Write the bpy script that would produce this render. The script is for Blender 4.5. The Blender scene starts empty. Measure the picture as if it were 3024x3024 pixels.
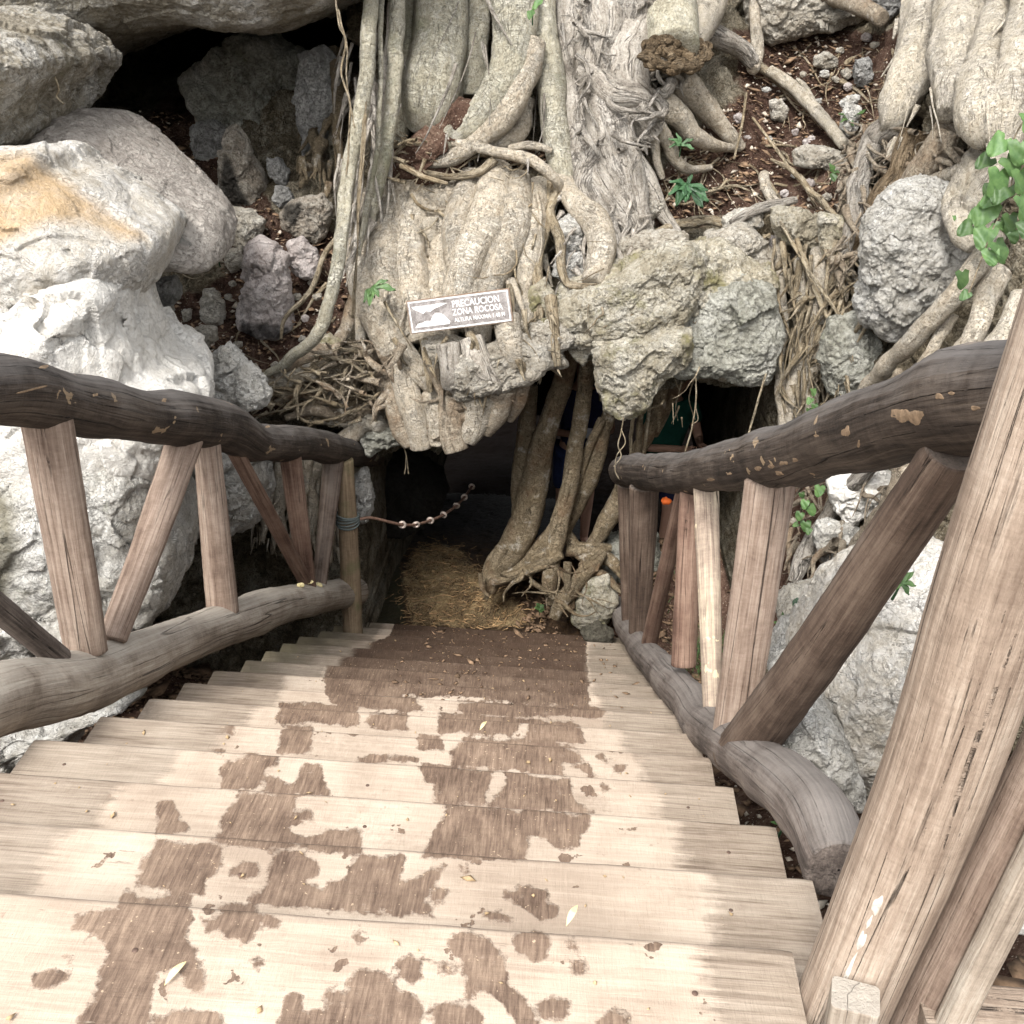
import bpy, math, random
import numpy as np
from mathutils import Vector, Matrix
random.seed(7); RNG=np.random.default_rng(11)
SC=bpy.context.scene; COL=SC.collection
# ---------------------------------------------------------------- camera model (pixel grid of 1932)
F=3024.; PITCH=.47787; ROLL=.0356; YAW=-.04765; CAM=np.array([0,0,1.297])
D0,RUN,RISE,XL,XR=1.110,.310,.170,-1.313,.517
def axes():
    p,r,yw=PITCH,ROLL,YAW
    f=np.array([math.sin(yw)*math.cos(p),math.cos(yw)*math.cos(p),-math.sin(p)])
    rt=np.array([math.cos(yw),-math.sin(yw),0]); up=np.cross(rt,f)
    c,s=math.cos(r),math.sin(r)
    return c*rt+s*up,-s*rt+c*up,f
RT,UP,FW=axes(); K=3024/1932
def ray(x,y):
    x=np.asarray(x,float); y=np.asarray(y,float)
    return FW+RT*((x*K-1512)/F)[...,None]-UP*((y*K-1512)/F)[...,None]
def P(x,y,Y):
    d=ray(x,y); return CAM+d*(np.asarray(Y,float)/d[...,1])[...,None]
def PX(x,y,X):
    d=ray(x,y); return CAM+d*(X/d[...,0])[...,None]
def PZ(x,y,z):
    d=ray(x,y); return CAM+d*((z-CAM[2])/d[...,2])[...,None]
def proj(p):
    q=np.asarray(p)-CAM; z=q@FW; z=np.where(z<.05,.05,z)
    return (1512+F*(q@RT)/z)/K,(1512-F*(q@UP)/z)/K
def mpp(p):  # metres per pixel at a point
    return float((np.asarray(p)-CAM)@FW)*K/F
# ---------------------------------------------------------------- numpy noise
_pm=np.random.default_rng(3).permutation(256).astype(np.int64); _pm=np.concatenate([_pm,_pm])
_g=np.random.default_rng(4).normal(size=(256,3)); _g/=np.linalg.norm(_g,axis=1)[:,None]
def perlin(p):
    i=np.floor(p).astype(np.int64); f=p-i; u=f*f*f*(f*(f*6-15)+10); i&=255
    def gr(a,b,c):
        h=_pm[_pm[_pm[(i[:,0]+a)&255]+((i[:,1]+b)&255)]+((i[:,2]+c)&255)]
        return ((f-np.array([a,b,c]))*_g[h]).sum(1)
    x,y,z=u.T
    l=lambda a,b,t:a+t*(b-a)
    return 1.6*l(l(l(gr(0,0,0),gr(1,0,0),x),l(gr(0,1,0),gr(1,1,0),x),y),l(l(gr(0,0,1),gr(1,0,1),x),l(gr(0,1,1),gr(1,1,1),x),y),z)
def fbm(p,o=4,g=.5,ridge=False):
    s=0;a=1;t=0
    for k in range(o):
        n=perlin(p*(2.03**k)+k*17.3)
        if ridge: n=1-2*np.abs(n)
        s=s+a*n;t+=a;a*=g
    return s/t
_r3=np.random.default_rng(5).random((256,3))
def worley(p):
    i=np.floor(p).astype(np.int64); f=p-i; b1=np.full(len(p),9.);b2=b1.copy();cid=np.zeros(len(p),int)
    for a in(-1,0,1):
        for b in(-1,0,1):
            for c in(-1,0,1):
                h=_pm[_pm[_pm[(i[:,0]+a)&255]+((i[:,1]+b)&255)]+((i[:,2]+c)&255)]
                d=np.linalg.norm(np.array([a,b,c])+_r3[h]-f,axis=1)
                n=d<b1; b2=np.where(n,b1,np.minimum(b2,d)); cid=np.where(n,h,cid); b1=np.where(n,d,b1)
    return b1,b2,cid
def facet(p,s):  # piecewise planar offsets: broken-stone faces
    b1,b2,c=worley(p*s)
    return (_r3[c,0]-.5)*1.0+(b1*-.6)
def sdf(poly,x,y):  # >0 inside, in pixels
    poly=np.asarray(poly,float); x=np.asarray(x,float);y=np.asarray(y,float)
    d=np.full(x.shape,1e9); ins=np.zeros(x.shape,bool); n=len(poly)
    for k in range(n):
        x0,y0=poly[k];x1,y1=poly[(k+1)%n]
        ex,ey=x1-x0,y1-y0; t=np.clip(((x-x0)*ex+(y-y0)*ey)/(ex*ex+ey*ey+1e-9),0,1)
        d=np.minimum(d,np.hypot(x-x0-t*ex,y-y0-t*ey))
        c=((y0>y)!=(y1>y)); ins^=c&(x<(x1-x0)*(y-y0)/((y1-y0) if y1!=y0 else 1e-9)+x0)
    return np.where(ins,d,-d)
# ---------------------------------------------------------------- materials
class G:
    def __init__(s,name,rough=.85,spec=.25):
        s.m=bpy.data.materials.new(name); s.m.use_nodes=True; s.t=s.m.node_tree; s.t.nodes.clear()
        s.o=s.n('ShaderNodeOutputMaterial'); s.b=s.n('ShaderNodeBsdfPrincipled'); s.l(s.b.outputs[0],s.o.inputs[0])
        s.b.inputs['Roughness'].default_value=rough; s.b.inputs['Specular IOR Level'].default_value=spec
        s.pos=s.n('ShaderNodeNewGeometry').outputs['Position']
    def n(s,t): return s.t.nodes.new(t)
    def l(s,a,b): s.t.links.new(a,b)
    def put(s,i,v):
        if hasattr(v,'is_output'): s.l(v,i)
        elif isinstance(v,(tuple,list)) and len(v)==3 and i.type=='RGBA': i.default_value=(*v,1)
        else: i.default_value=v
    def attr(s,name,vec=False):
        a=s.n('ShaderNodeAttribute'); a.attribute_name=name; return a.outputs['Vector' if vec else 'Fac']
    def scale(s,v,xyz):
        m=s.n('ShaderNodeVectorMath'); m.operation='MULTIPLY'; s.put(m.inputs[0],v); m.inputs[1].default_value=xyz; return m.outputs[0]
    def noise(s,v,sc,det=6,ro=.55,dist=0.):
        n=s.n('ShaderNodeTexNoise'); s.l(v,n.inputs['Vector']); n.inputs['Scale'].default_value=sc; n.inputs['Detail'].default_value=det
        n.inputs['Roughness'].default_value=ro; n.inputs['Distortion'].default_value=dist; return n.outputs['Fac']
    def vor(s,v,sc,f='F1',out='Distance',rand=1.):
        n=s.n('ShaderNodeTexVoronoi'); n.feature=f; s.l(v,n.inputs['Vector']); n.inputs['Scale'].default_value=sc; n.inputs['Randomness'].default_value=rand
        return n.outputs[out]
    def math(s,op,a,b=0.,c=None,clamp=False):
        m=s.n('ShaderNodeMath'); m.operation=op; m.use_clamp=clamp; s.put(m.inputs[0],a); s.put(m.inputs[1],b)
        if c is not None: s.put(m.inputs[2],c)
        return m.outputs[0]
    def step(s,v,lo,hi,a=0.,b=1.):
        m=s.n('ShaderNodeMapRange'); s.put(m.inputs[0],v)
        for k,x in zip((1,2,3,4),(lo,hi,a,b)): m.inputs[k].default_value=x
        return m.outputs[0]
    def ramp(s,v,stops):
        r=s.n('ShaderNodeValToRGB'); s.l(v,r.inputs[0]); e=r.color_ramp.elements
        while len(e)<len(stops): e.new(.5)
        for k,(p,c) in enumerate(stops): e[k].position=p; e[k].color=(*c,1)
        return r.outputs[0]
    def mix(s,f,a,b,mode='MIX'):
        m=s.n('ShaderNodeMix'); m.data_type='RGBA'; m.blend_type=mode
        s.put(m.inputs[0],f); s.put(m.inputs[6],a); s.put(m.inputs[7],b); return m.outputs[2]
    def bump(s,h,dist,strength=1.,prev=None):
        b=s.n('ShaderNodeBump'); s.put(b.inputs['Height'],h); b.inputs['Distance'].default_value=dist; b.inputs['Strength'].default_value=strength
        if prev is not None: s.l(prev,b.inputs['Normal'])
        return b.outputs[0]
    def done(s,col,nor=None,rough=None):
        s.put(s.b.inputs['Base Color'],col)
        if nor is not None: s.l(nor,s.b.inputs['Normal'])
        if rough is not None: s.put(s.b.inputs['Roughness'],rough)
        return s.m
def rnd(g,c,amt):   # every object a little lighter or darker than the next
    oi=g.n('ShaderNodeObjectInfo'); h=g.n('ShaderNodeHueSaturation'); g.put(h.inputs['Value'],g.step(oi.outputs['Random'],0,1,1-amt,1+amt)); g.put(h.inputs['Color'],c); return h.outputs[0]
def crease(g,v,wd,det=5,dist=1.2):
    n=g.noise(v,1,det,.6,dist); return g.step(g.math('ABSOLUTE',g.math('SUBTRACT',n,.5)),0.,wd,1.,0.)
def mat_rock(name,dark,mid,pale,stain=(.05,.045,.04),moss=0.,sc=1.,bump=1.,bias=0.,mossc=(.13,.14,.05),cr=1.,pitty=.55):
    g=G(name,.9,.15); p=g.pos
    n1=g.noise(p,1.9*sc,8,.65,.6); n2=g.noise(p,11*sc,10,.72,.8); n3=g.noise(p,50*sc,5,.75,.5)
    mixn=g.math('ADD',g.math('MULTIPLY',n1,.4),g.math('ADD',g.math('MULTIPLY',n2,.38),g.math('MULTIPLY',n3,.22)))
    c=g.ramp(g.math('ADD',mixn,bias),[(.39,dark),(.475,mid),(.57,pale)])
    k1=g.math('MULTIPLY',crease(g,g.scale(p,(4.5*sc,4.5*sc,7*sc)),.016),g.step(n2,.44,.54)); k2=g.math('MULTIPLY',crease(g,g.scale(p,(17*sc,17*sc,24*sc)),.03,4,1.5),g.step(n1,.42,.54))
    kk=g.math('MAXIMUM',k1,g.math('MULTIPLY',k2,.75)); c=g.mix(g.math('MULTIPLY',kk,.6*cr,clamp=True),c,tuple(x*.4 for x in dark))
    pit=g.step(g.noise(p,85*sc,3,.6),.6,.68); c=g.mix(g.math('MULTIPLY',pit,pitty),c,tuple(x*.45 for x in dark))
    lich=g.step(g.noise(p,6.5*sc,9,.8),.56,.66,0.,.55); c=g.mix(lich,c,tuple(x*.62 for x in mid))
    if moss>0:
        mm=g.step(g.math('ADD',g.noise(p,3.1,8,.7),g.math('MULTIPLY',n3,.25)),.8-moss*.4,.9-moss*.4)
        c=g.mix(g.math('MULTIPLY',mm,.75),c,mossc)
    st=g.math('ADD',g.attr('stain'),g.math('MULTIPLY',g.math('SUBTRACT',g.noise(p,5,8,.7),.5),1.3))
    c=g.mix(g.step(st,.15,.95,0,.85),c,stain); c=rnd(g,c,.12)
    h=g.math('ADD',g.math('MULTIPLY',n2,1.1),g.math('MULTIPLY',n3,.5)); h=g.math('SUBTRACT',h,g.math('ADD',g.math('MULTIPLY',kk,.35*cr),g.math('MULTIPLY',pit,.25)))
    nn=g.bump(h,.045*bump/sc,1.); nn=g.bump(g.noise(p,170,3,.7),.006*bump,.8,nn)
    return g.done(c,nn)
def mat_bark(name,dark,mid,pale,moss=0.,f=1.,rough=.88,bump=1.,orange=None,cr=1.):
    g=G(name,rough,.15); t=g.attr('tc',True)
    a=g.noise(g.scale(t,(60*f,60*f,9*f)),1,8,.7,.8); b=g.noise(g.scale(t,(15*f,15*f,3.5*f)),1,6,.65,.6); d=g.noise(g.pos,6,7,.7,.5); e=g.noise(g.pos,75,5,.75,.6)
    m=g.math('ADD',g.math('ADD',g.math('MULTIPLY',a,.3),g.math('MULTIPLY',b,.22)),g.math('ADD',g.math('MULTIPLY',d,.26),g.math('MULTIPLY',e,.24)))
    c=g.ramp(m,[(.41,dark),(.485,mid),(.575,pale)])
    k1=g.math('MULTIPLY',crease(g,g.scale(t,(17*f,17*f,2.4*f)),.02),g.step(d,.42,.52)); k2=g.math('MULTIPLY',crease(g,g.scale(t,(48*f,48*f,8*f)),.035,3,1.6),g.step(b,.45,.55))
    kk=g.math('MAXIMUM',k1,g.math('MULTIPLY',k2,.7)); c=g.mix(g.math('MULTIPLY',kk,.75*cr,clamp=True),c,tuple(x*.35 for x in dark))
    sp=g.step(g.noise(g.scale(t,(95,95,70)),1,2,.5),.62,.7); c=g.mix(g.math('MULTIPLY',sp,.5),c,tuple(x*.5 for x in dark))
    wr=crease(g,g.scale(t,(7,7,55)),.05,3,1.); wr=g.math('MULTIPLY',wr,g.step(b,.5,.62)); c=g.mix(g.math('MULTIPLY',wr,.35),c,dark)
    if moss>0:
        c=g.mix(g.step(g.math('ADD',g.noise(g.pos,2.3,6,.6),g.math('MULTIPLY',a,.2)),.78-.35*moss,.88-.3*moss,0.,.6),c,(.15,.16,.07))
    if orange: c=g.mix(g.step(g.noise(g.pos,3.7,5,.6),.53,.66,0.,.6),c,orange)
    c=rnd(g,c,.18)
    h=g.math('ADD',g.math('MULTIPLY',a,.9),g.math('ADD',b,g.math('MULTIPLY',e,.6))); h=g.math('SUBTRACT',h,g.math('ADD',g.math('MULTIPLY',kk,.55*cr),g.math('MULTIPLY',wr,.15)))
    nn=g.bump(h,.024*bump,1.)
    return g.done(c,nn)
def mat_wood(name,dark,mid,pale,cracks=1.,blot=(.5,.36,.2),blotamt=0.,green=0.,rough=.72,greycap=None):
    g=G(name,rough,.25); t=g.attr('tc',True)
    a=g.noise(g.scale(t,(75,75,2.2)),1,8,.65,.4); b=g.noise(g.scale(t,(13,13,1.3)),1,5,.6,.4); d=g.noise(g.pos,5,7,.7,.3); e=g.noise(g.scale(t,(240,240,12)),1,4,.7); x=g.noise(g.scale(t,(30,30,120)),1,4,.7)
    m=g.math('ADD',g.math('ADD',g.math('MULTIPLY',a,.32),g.math('MULTIPLY',b,.2)),g.math('ADD',g.math('MULTIPLY',d,.26),g.math('ADD',g.math('MULTIPLY',e,.14),g.math('MULTIPLY',x,.08))))
    c=g.ramp(m,[(.41,dark),(.49,mid),(.585,pale)])
    w=g.noise(g.scale(t,(14,14,.32)),1,2,.4,.05); ln=g.step(g.math('ABSOLUTE',g.math('SUBTRACT',w,.5)),.0,.0045,1.,0.)
    w2=g.noise(g.scale(t,(38,38,.8)),1,2,.4,.1); ln2=g.math('MULTIPLY',g.step(g.math('ABSOLUTE',g.math('SUBTRACT',w2,.52)),.0,.012,1.,0.),g.step(b,.52,.6))
    ck=g.math('MAXIMUM',g.math('MULTIPLY',ln,g.step(d,.44,.5)),g.math('MULTIPLY',ln2,.55))
    c=g.mix(g.math('MULTIPLY',ck,.8*cracks,clamp=True),c,tuple(x_*.3 for x_ in dark))
    sc_=g.step(g.noise(g.scale(t,(9,9,60)),1,3,.5,1.5),.66,.7,0,.35); c=g.mix(g.math('MULTIPLY',sc_,g.step(e,.5,.6)),c,pale)
    if blotamt>0:
        bl=g.step(g.noise(g.scale(t,(16,16,13)),1,3,.5),.745-.1*blotamt,.752-.1*blotamt)
        c=g.mix(g.math('MULTIPLY',bl,.8),c,blot)
    if greycap:   # grey patches, stronger on upward-facing sides
        nz=g.n('ShaderNodeSeparateXYZ'); ge=g.n('ShaderNodeNewGeometry'); g.l(ge.outputs['True Normal'],nz.inputs[0])
        f=g.step(g.math('ADD',nz.outputs[2],g.math('MULTIPLY',g.math('SUBTRACT',g.math('ADD',g.math('MULTIPLY',d,.6),g.math('MULTIPLY',a,.4)),.5),2.6)),.1,.95,0.,.65)
        c=g.mix(f,c,greycap)
    if green>0: c=g.mix(g.step(g.noise(g.pos,6,5,.6),.62-.2*green,.75-.1*green,0,.7),c,(.11,.13,.05))
    c=rnd(g,c,.12)
    h=g.math('SUBTRACT',g.math('ADD',g.math('MULTIPLY',a,.35),g.math('MULTIPLY',b,.3)),g.math('MULTIPLY',ck,.8*cracks))
    nn=g.bump(h,.012,.9); nn=g.bump(g.math('ADD',e,g.math('MULTIPLY',x,.6)),.003,.9,nn)
    return g.done(c,nn)
def mat_plain(name,c,rough=.6,var=.25,sc=20,bump=.002,metal=0.,spec=.3):
    g=G(name,rough,spec); n=g.noise(g.pos,sc,6,.65)
    col=g.ramp(n,[(.3,tuple(x*(1-var) for x in c)),(.7,tuple(min(1,x*(1+var)) for x in c))])
    g.b.inputs['Metallic'].default_value=metal
    return g.done(col,g.bump(n,bump,.8))
def mat_fig(name,dark,mid,pale,moss=0.,bump=1.,orange=None):   # smooth pale skin: freckles, cross wrinkles, a few seams
    g=G(name,.85,.18); t=g.attr('tc',True); p=g.pos
    d=g.noise(p,4.5,8,.7,.4); e=g.noise(p,32,8,.75,.8); v=g.noise(g.scale(t,(34,34,15)),1,8,.7,1.)
    m=g.math('ADD',g.math('MULTIPLY',d,.38),g.math('ADD',g.math('MULTIPLY',e,.32),g.math('MULTIPLY',v,.3)))
    c=g.ramp(m,[(.4,dark),(.48,mid),(.57,pale)])
    k1=g.math('MULTIPLY',crease(g,g.scale(t,(13,13,2.6)),.012),g.step(d,.47,.54)); k2=g.math('MULTIPLY',crease(g,g.scale(p,(26,26,26)),.03,4,2.),g.step(v,.46,.54))
    kk=g.math('MAXIMUM',k1,g.math('MULTIPLY',k2,.6)); c=g.mix(g.math('MULTIPLY',kk,.75,clamp=True),c,tuple(x*.35 for x in dark))
    sp=g.step(g.noise(p,130,2,.5),.6,.66); c=g.mix(g.math('MULTIPLY',sp,.55),c,tuple(x*.5 for x in dark))
    wr=g.math('MULTIPLY',crease(g,g.scale(t,(9,9,60)),.06,4,1.5),g.step(d,.44,.54)); c=g.mix(g.math('MULTIPLY',wr,.45),c,dark)
    if moss>0: c=g.mix(g.step(g.math('ADD',g.noise(p,2.6,7,.65),g.math('MULTIPLY',e,.2)),.78-.35*moss,.86-.3*moss,0.,.55),c,(.17,.18,.1))
    c=g.mix(g.step(g.noise(p,8,8,.75),.57,.64,0,.5),c,(.68,.64,.56))
    if orange: c=g.mix(g.step(g.noise(p,3.7,5,.6),.53,.66,0.,.5),c,orange)
    c=rnd(g,c,.13)
    h=g.math('ADD',g.math('MULTIPLY',e,.7),v); h=g.math('SUBTRACT',h,g.math('ADD',g.math('MULTIPLY',kk,.5),g.math('ADD',g.math('MULTIPLY',wr,.2),g.math('MULTIPLY',sp,.15))))
    return g.done(c,g.bump(h,.02*bump,1.))
M={}
M['lime']=mat_rock('pale limestone',(.2,.165,.12),(.48,.43,.35),(.7,.66,.58))
M['white']=mat_rock('white limestone',(.44,.4,.34),(.73,.69,.62),(.82,.79,.73),stain=(.66,.4,.16),bump=.4,bias=.04,cr=.5,pitty=.25)
M['cream']=mat_rock('cream orange limestone',(.36,.3,.22),(.64,.59,.51),(.78,.75,.7),stain=(.6,.41,.22),bump=.8,bias=.01,cr=.8,pitty=.3)
M['whitegrey']=mat_rock('grey white limestone',(.25,.225,.18),(.56,.53,.47),(.77,.75,.7),stain=(.2,.18,.12),moss=.14,bump=1.,bias=.01)
M['grey']=mat_rock('grey limestone',(.17,.165,.15),(.36,.35,.33),(.55,.54,.51),stain=(.03,.03,.03))
M['mauve']=mat_rock('smooth grey mauve limestone',(.19,.165,.14),(.33,.295,.26),(.48,.44,.39),stain=(.14,.15,.14),bump=.55,sc=.8,cr=.7)
M['pink']=mat_rock('pinkish pitted limestone',(.26,.21,.18),(.48,.42,.39),(.64,.58,.55),stain=(.04,.04,.04),bump=.8,cr=.6,pitty=.7)
M['ochre']=mat_rock('ochre mossy limestone',(.18,.15,.1),(.46,.41,.31),(.69,.65,.555),moss=.38,mossc=(.22,.2,.07))
M['green']=mat_rock('green grey limestone',(.16,.15,.12),(.41,.4,.335),(.66,.645,.575),moss=.2,mossc=(.22,.23,.14))
M['black']=mat_rock('soot stained limestone',(.14,.11,.08),(.34,.29,.23),(.58,.53,.45),stain=(.012,.012,.012))
M['dark']=mat_rock('damp dark limestone',(.012,.011,.009),(.028,.025,.02),(.05,.046,.04),moss=.15,mossc=(.03,.035,.015))  # limestone with the cave's shade put into its colour
M['damp']=mat_rock('damp brown limestone',(.06,.052,.04),(.14,.125,.095),(.25,.23,.18),moss=.25,mossc=(.1,.1,.04))
M['over']=mat_rock('weathered overhang limestone',(.17,.14,.095),(.42,.375,.295),(.74,.71,.65),moss=.2,mossc=(.14,.13,.06),stain=(.5,.49,.46),bump=1.2)
M['fig']=mat_fig('pale fig bark',(.24,.215,.155),(.44,.405,.31),(.62,.59,.49),moss=.35)
M['figlow']=mat_fig('beige fig root bark',(.27,.22,.16),(.52,.45,.35),(.68,.62,.52),bump=1.1)
M['figgrey']=mat_bark('gnarled grey brown bark',(.17,.145,.12),(.42,.375,.315),(.66,.61,.54),f=.6,bump=1.5)
M['figbrown']=mat_fig('brown damp root bark',(.15,.115,.08),(.32,.26,.19),(.52,.45,.35),orange=(.28,.17,.09))
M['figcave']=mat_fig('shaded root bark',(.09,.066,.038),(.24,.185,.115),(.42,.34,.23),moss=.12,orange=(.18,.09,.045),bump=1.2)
M['stump']=mat_bark('frayed rotten wood',(.05,.032,.018),(.17,.12,.07),(.34,.26,.17),f=.7,bump=2.)
M['right']=mat_fig('cream tree bark',(.32,.27,.2),(.55,.49,.39),(.69,.63,.54),bump=1.2)
M['strand']=mat_bark('thin root skin',(.14,.1,.06),(.32,.255,.165),(.5,.43,.32),f=1.2)
M['rail']=mat_wood('dark weathered rail log',(.012,.009,.007),(.048,.036,.028),(.115,.09,.07),blotamt=.6,blot=(.36,.26,.16),greycap=(.145,.135,.128))
M['raillow']=mat_wood('grey brown log',(.13,.1,.075),(.28,.23,.18),(.46,.4,.325),greycap=(.44,.4,.345))
M['raildark']=mat_wood('dark grey log',(.045,.036,.03),(.125,.1,.085),(.24,.2,.17),greycap=(.22,.2,.182))
M['bal']=mat_wood('brown split baluster',(.11,.073,.053),(.225,.163,.124),(.37,.29,.23))
M['balred']=mat_wood('red brown baluster',(.075,.042,.03),(.165,.1,.072),(.28,.19,.14))
M['baldark']=mat_wood('dark brown baluster',(.04,.027,.02),(.1,.068,.05),(.19,.14,.105),greycap=(.2,.17,.145))
M['balpeel']=mat_wood('peeling pale baluster',(.12,.085,.065),(.3,.235,.18),(.52,.43,.31),blotamt=.9,blot=(.6,.5,.33))
M['post']=mat_wood('tan post wood',(.14,.1,.073),(.24,.183,.138),(.385,.315,.25))
M['postend']=mat_wood('mossy brown post',(.12,.08,.047),(.25,.18,.115),(.37,.28,.18),green=.5)
M['plank']=mat_wood('bleached grey plank',(.3,.28,.25),(.46,.44,.4),(.6,.58,.54))
M['cut']=mat_plain('fresh cut wood',(.42,.3,.17),.8,.35,35,.004)
def mat_soil():
    g=G('red brown soil',.97,.03); p=g.pos
    n=g.noise(p,7,9,.7); f=g.noise(p,90,5,.7)
    c=g.ramp(g.math('ADD',g.math('MULTIPLY',n,.6),g.math('MULTIPLY',f,.4)),[(.4,(.045,.026,.019)),(.5,(.11,.066,.048)),(.62,(.22,.15,.11))])
    v=g.n('ShaderNodeTexVoronoi'); g.l(p,v.inputs['Vector']); v.inputs['Scale'].default_value=95
    sp=g.math('MULTIPLY',g.step(v.outputs['Distance'],.2,.3,1.,0.),g.step(g.math('ADD',g.math('FRACT',g.math('MULTIPLY',v.outputs['Color'],7.1)),g.math('MULTIPLY',n,.3)),.93,.96))
    c=g.mix(sp,c,(.5,.42,.33))
    c=g.mix(g.attr('cave'),c,(.012,.008,.006))  # fades the soil to near black, painting in the cave's shade
    return g.done(c,g.bump(g.math('ADD',n,g.math('MULTIPLY',f,.5)),.03,1.))
M['soil']=mat_soil()
def mat_hill():   # soil where the slope holds earth, broken limestone elsewhere
    g=G('hillside soil and rock',.97,.02); p=g.pos
    n=g.noise(p,7,9,.7); f=g.noise(p,80,5,.7); b=g.noise(p,2.2,8,.65,.5)
    s=g.ramp(g.math('ADD',g.math('MULTIPLY',n,.6),g.math('MULTIPLY',f,.4)),[(.4,(.06,.035,.026)),(.5,(.14,.085,.063)),(.62,(.27,.185,.14))])
    v=g.n('ShaderNodeTexVoronoi'); g.l(p,v.inputs['Vector']); v.inputs['Scale'].default_value=75
    sp=g.math('MULTIPLY',g.step(v.outputs['Distance'],.2,.32,1.,0.),g.step(g.math('FRACT',g.math('MULTIPLY',v.outputs['Color'],7.1)),.85,.88))
    s=g.mix(sp,s,(.52,.44,.35))
    r=g.ramp(g.math('ADD',g.math('MULTIPLY',b,.4),g.math('ADD',g.math('MULTIPLY',n,.35),g.math('MULTIPLY',f,.25))),[(.4,(.09,.07,.045)),(.485,(.27,.225,.155)),(.58,(.5,.45,.35))])
    ck=g.math('MAXIMUM',crease(g,g.scale(p,(6,6,5)),.02),g.math('MULTIPLY',crease(g,g.scale(p,(22,22,16)),.04,4,1.6),.8)); r=g.mix(g.math('MULTIPLY',ck,.7),r,(.04,.03,.02))
    k=g.step(g.math('ADD',g.attr('soil'),g.math('MULTIPLY',g.math('SUBTRACT',g.noise(p,9,8,.7),.5),1.2)),-.1,.12)
    c=g.mix(k,r,s)
    c=g.mix(g.attr('cave'),c,(.012,.010,.008))  # near-black colour stands in for shade in the cave and hollow
    return g.done(c,g.bump(g.math('SUBTRACT',g.math('ADD',g.math('MULTIPLY',n,1.4),g.math('MULTIPLY',f,.6)),g.math('MULTIPLY',ck,.3)),.07,1.))
M['hill']=mat_hill()
def mat_path():   # trodden path: damp mud with pale root-fibre and limestone worn through
    g=G('worn path',.7,.3); p=g.pos
    n=g.noise(p,3,8,.7,.5); d=g.noise(p,14,7,.7,2.2)
    mud=g.ramp(g.noise(p,20,8,.7),[(.35,(.03,.017,.01)),(.6,(.12,.07,.035))])
    wx=g.noise(g.scale(p,(12,5,8)),1,6,.7,3.)
    vein=g.step(g.math('ABSOLUTE',g.math('SUBTRACT',wx,.5)),.01,.05,1.,0.); vein=g.math('MAXIMUM',vein,crease(g,g.scale(p,(26,12,15)),.05,4,2.5))
    gold=g.ramp(d,[(.35,(.32,.19,.08)),(.6,(.72,.54,.3))])
    k=g.math('MULTIPLY',g.math('MAXIMUM',vein,g.step(n,.45,.52)),g.step(g.math('ADD',g.attr('gold'),g.math('MULTIPLY',g.math('SUBTRACT',d,.5),1.5)),-.15,.2))
    c=g.mix(k,mud,gold); c=g.mix(g.attr('cave'),c,(.012,.009,.007))  # far end of the path darkened to imitate the cave's shade
    c=g.mix(g.step(g.math('ADD',g.attr('moss'),g.math('MULTIPLY',g.math('SUBTRACT',n,.5),1.)),.2,.6,0,.8),c,(.055,.055,.028))
    h=g.math('ADD',g.math('MULTIPLY',vein,.5),g.math('ADD',d,n))
    return g.done(c,g.bump(h,.03,1.))
M['path']=mat_path()
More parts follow.
